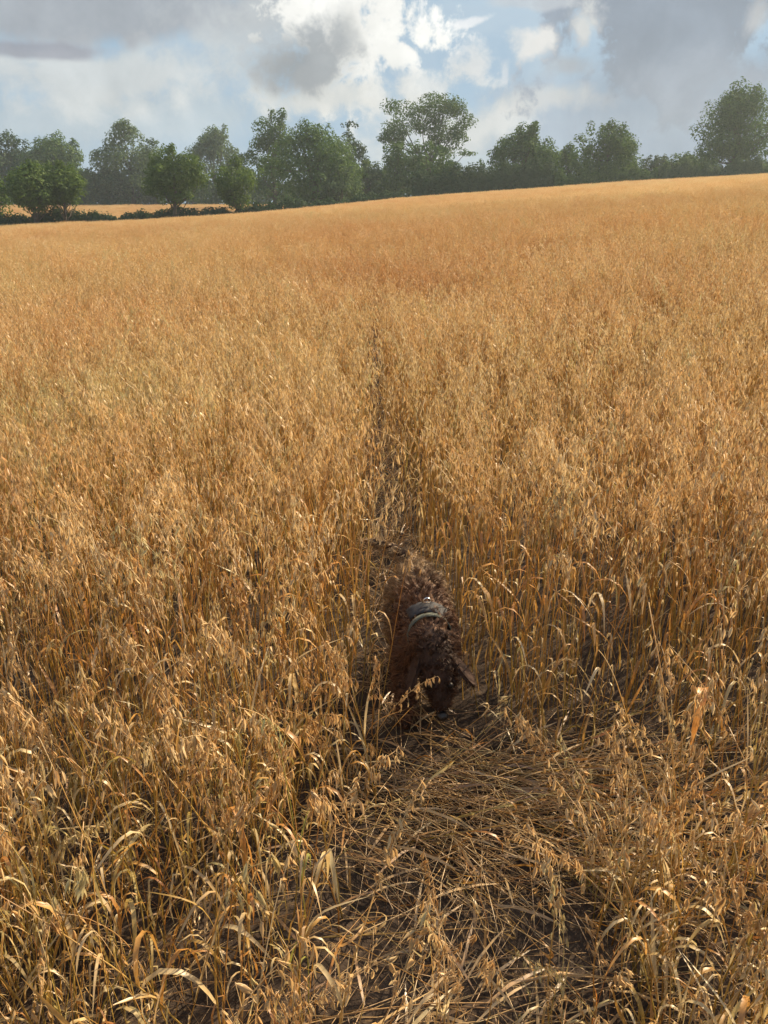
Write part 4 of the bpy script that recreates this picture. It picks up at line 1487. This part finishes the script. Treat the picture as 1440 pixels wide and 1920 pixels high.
    own = np.empty(k, int)
    for a in range(0, k, 2000):
        own[a:a + 2000] = np.argmin(((P[a:a + 2000, None, :] - P[cpick][None]) ** 2).sum(-1), axis=1)
    D = (tip[own] - P) + g.normal(0, 0.0045, (k, 3))
    Ln = np.linalg.norm(D, axis=1)
    D /= Ln[:, None] + 1e-9
    # locks curl together: curl phase varies smoothly over the body
    ph = 30 * P[:, 0] + 26 * P[:, 1] + 34 * P[:, 2] + np.sin(P[:, 1] * 60) * 2 + g.normal(0, 0.5, k)
    U = np.cross(D, N + 0.01)
    U /= np.linalg.norm(U, axis=1, keepdims=True) + 1e-9
    W = np.cross(D, U)
    segs = 4
    g_ph = g.normal(0, 0.25, k)
    quads = []
    wid = g.uniform(0.0009, 0.0018, k)
    prev = None
    for i in range(segs + 1):
        u = i / segs
        an = own * 2.4 + g_ph + u * 4.6
        q = P + D * (Ln * u * 0.85)[:, None] + U * (np.cos(an) * Ln * 0.26 * u)[:, None] + W * (np.sin(an) * Ln * 0.26 * u)[:, None]
        ww = (wid * (1 - 0.8 * u))[:, None]
        l, r_ = q - U * ww, q + U * ww
        if prev is not None:
            quads.append(np.stack([prev[0], prev[1], r_, l], 1))
        prev = (l, r_)
    # joined locks: shared vertices so that each lock is one island
    VV = np.empty((k, (segs + 1) * 2, 3))
    for i in range(segs):
        VV[:, i * 2] = quads[i][:, 0]
        VV[:, i * 2 + 1] = quads[i][:, 1]
        VV[:, i * 2 + 3] = quads[i][:, 2]
        VV[:, i * 2 + 2] = quads[i][:, 3]
    base = (np.arange(k) * (segs + 1) * 2)[:, None, None]
    qd = np.array([[i * 2, i * 2 + 1, i * 2 + 3, i * 2 + 2] for i in range(segs)])[None]
    Q = (base + qd).reshape(-1, 4)
    fm = bpy.data.meshes.new('fur')
    fm.vertices.add(VV.shape[0] * VV.shape[1])
    fm.vertices.foreach_set('co', VV.reshape(-1).astype(np.float32))
    fm.loops.add(len(Q) * 4)
    fm.loops.foreach_set('vertex_index', Q.reshape(-1).astype(np.int32))
    fm.polygons.add(len(Q))
    fm.polygons.foreach_set('loop_start', np.arange(len(Q), dtype=np.int32) * 4)
    fm.polygons.foreach_set('loop_total', np.full(len(Q), 4, np.int32))
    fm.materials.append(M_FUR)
    fm.update(calc_edges=True)
    fo = link(bpy.data.objects.new('fur', fm), root)
    fo['kind'] = 'stuff'

    # nose, eyes
    def ball(name, c, r, mat, sc=(1, 1, 1)):
        mb = MB()
        vs, fs = [], []
        for i in range(7):
            th = math.pi * i / 6
            for j in range(10):
                p_ = 2 * math.pi * j / 10
                vs.append(Vector((c[0] + r * sc[0] * math.sin(th) * math.cos(p_), c[1] + r * sc[1] * math.sin(th) * math.sin(p_), c[2] + r * sc[2] * math.cos(th))))
        for i in range(6):
            for j in range(10):
                fs.append((i * 10 + j, i * 10 + (j + 1) % 10, (i + 1) * 10 + (j + 1) % 10, (i + 1) * 10 + j))
        mb.add(vs, fs)
        return mb.build(name, mat, root)
    ball('nose', (0.029, -0.406, 0.169), 0.019, M_NOSE, (1.1, 0.9, 0.8))
    for s in (-1, 1):
        ball('eye', (0.020 + s * 0.031, -0.400, 0.272), 0.0105, M_EYE)

    # collar / harness strap with its ring
    mb = MB()
    n = 28
    cpos, ax = Vector((0.004, -0.215, 0.346)), Vector((0.06, -1, 0.05)).normalized()
    u = ax.orthogonal().normalized()
    w = ax.cross(u)
    vs, fs = [], []
    for i in range(n):
        a = 2 * math.pi * i / n
        d = u * math.cos(a) + w * math.sin(a)
        rad = 0.069
        for (o_, h_) in ((rad, -0.011), (rad + 0.004, -0.010), (rad + 0.004, 0.010), (rad, 0.011)):
            vs.append(cpos + d * o_ + ax * h_)
    for i in range(n):
        j = (i + 1) % n
        for q in range(4):
            q2 = (q + 1) % 4
            fs.append((i * 4 + q, j * 4 + q, j * 4 + q2, i * 4 + q2))
    mb.add(vs, fs)
    har = mb.build('collar', M_WEB, root)
    mb = MB()                                                     # dark pad lying over the withers
    vs, fs = [], []
    for i in range(5):
        yy = -0.140 - 0.050 * i / 4
        for j in range(7):
            a = (j - 3) / 3 * 0.85
            rr = 0.088 - 0.012 * i / 4
            vs.append(Vector((math.sin(a) * rr, yy, 0.338 + math.cos(a) * rr)))
    for i in range(4):
        for j in range(6):
            fs.append((i * 7 + j, i * 7 + j + 1, (i + 1) * 7 + j + 1, (i + 1) * 7 + j))
    mb.add(vs, fs)
    pad = mb.build('harness_pad', M_DARK, root)
    sm = pad.modifiers.new('thick', 'SOLIDIFY')
    sm.thickness = 0.003
    mb = MB()
    pts = []
    for i in range(13):
        a = -0.35 + (math.pi + 0.7) * i / 12
        pts.append(Vector((0.0 + 0.0125 * math.cos(a), -0.160, 0.437 + 0.0125 * math.sin(a))))
    pts.append(pts[0])
    mb.tube(pts, [0.0022] * len(pts), 7)
    mb.build('ring', M_METAL, pad)


dog()


# ------------------------------------------------------------------ air
def haze():
    mb = MB()
    x0, x1, y0, y1, z0, z1 = -245, 245, -14, 334, float(ground(-90, 60)) - 6, 27
    vs = [Vector((x, y, z)) for z in (z0, z1) for y in (y0, y1) for x in (x0, x1)]
    mb.add(vs, [(0, 2, 3, 1), (4, 5, 7, 6), (0, 1, 5, 4), (2, 6, 7, 3), (0, 4, 6, 2), (1, 3, 7, 5)])
    m, t, out = new_mat('haze')
    v = t.nodes.new('ShaderNodeVolumePrincipled')
    v.inputs['Color'].default_value = (0.80, 0.92, 1.0, 1)
    v.inputs['Density'].default_value = 0.0005
    v.inputs['Anisotropy'].default_value = 0.35
    t.links.new(v.outputs[0], out.inputs['Volume'])
    o = mb.build('haze', m, smooth=False)
    tag(o, 'thin bright summer haze over the whole field', 'haze', kind='stuff')


haze()
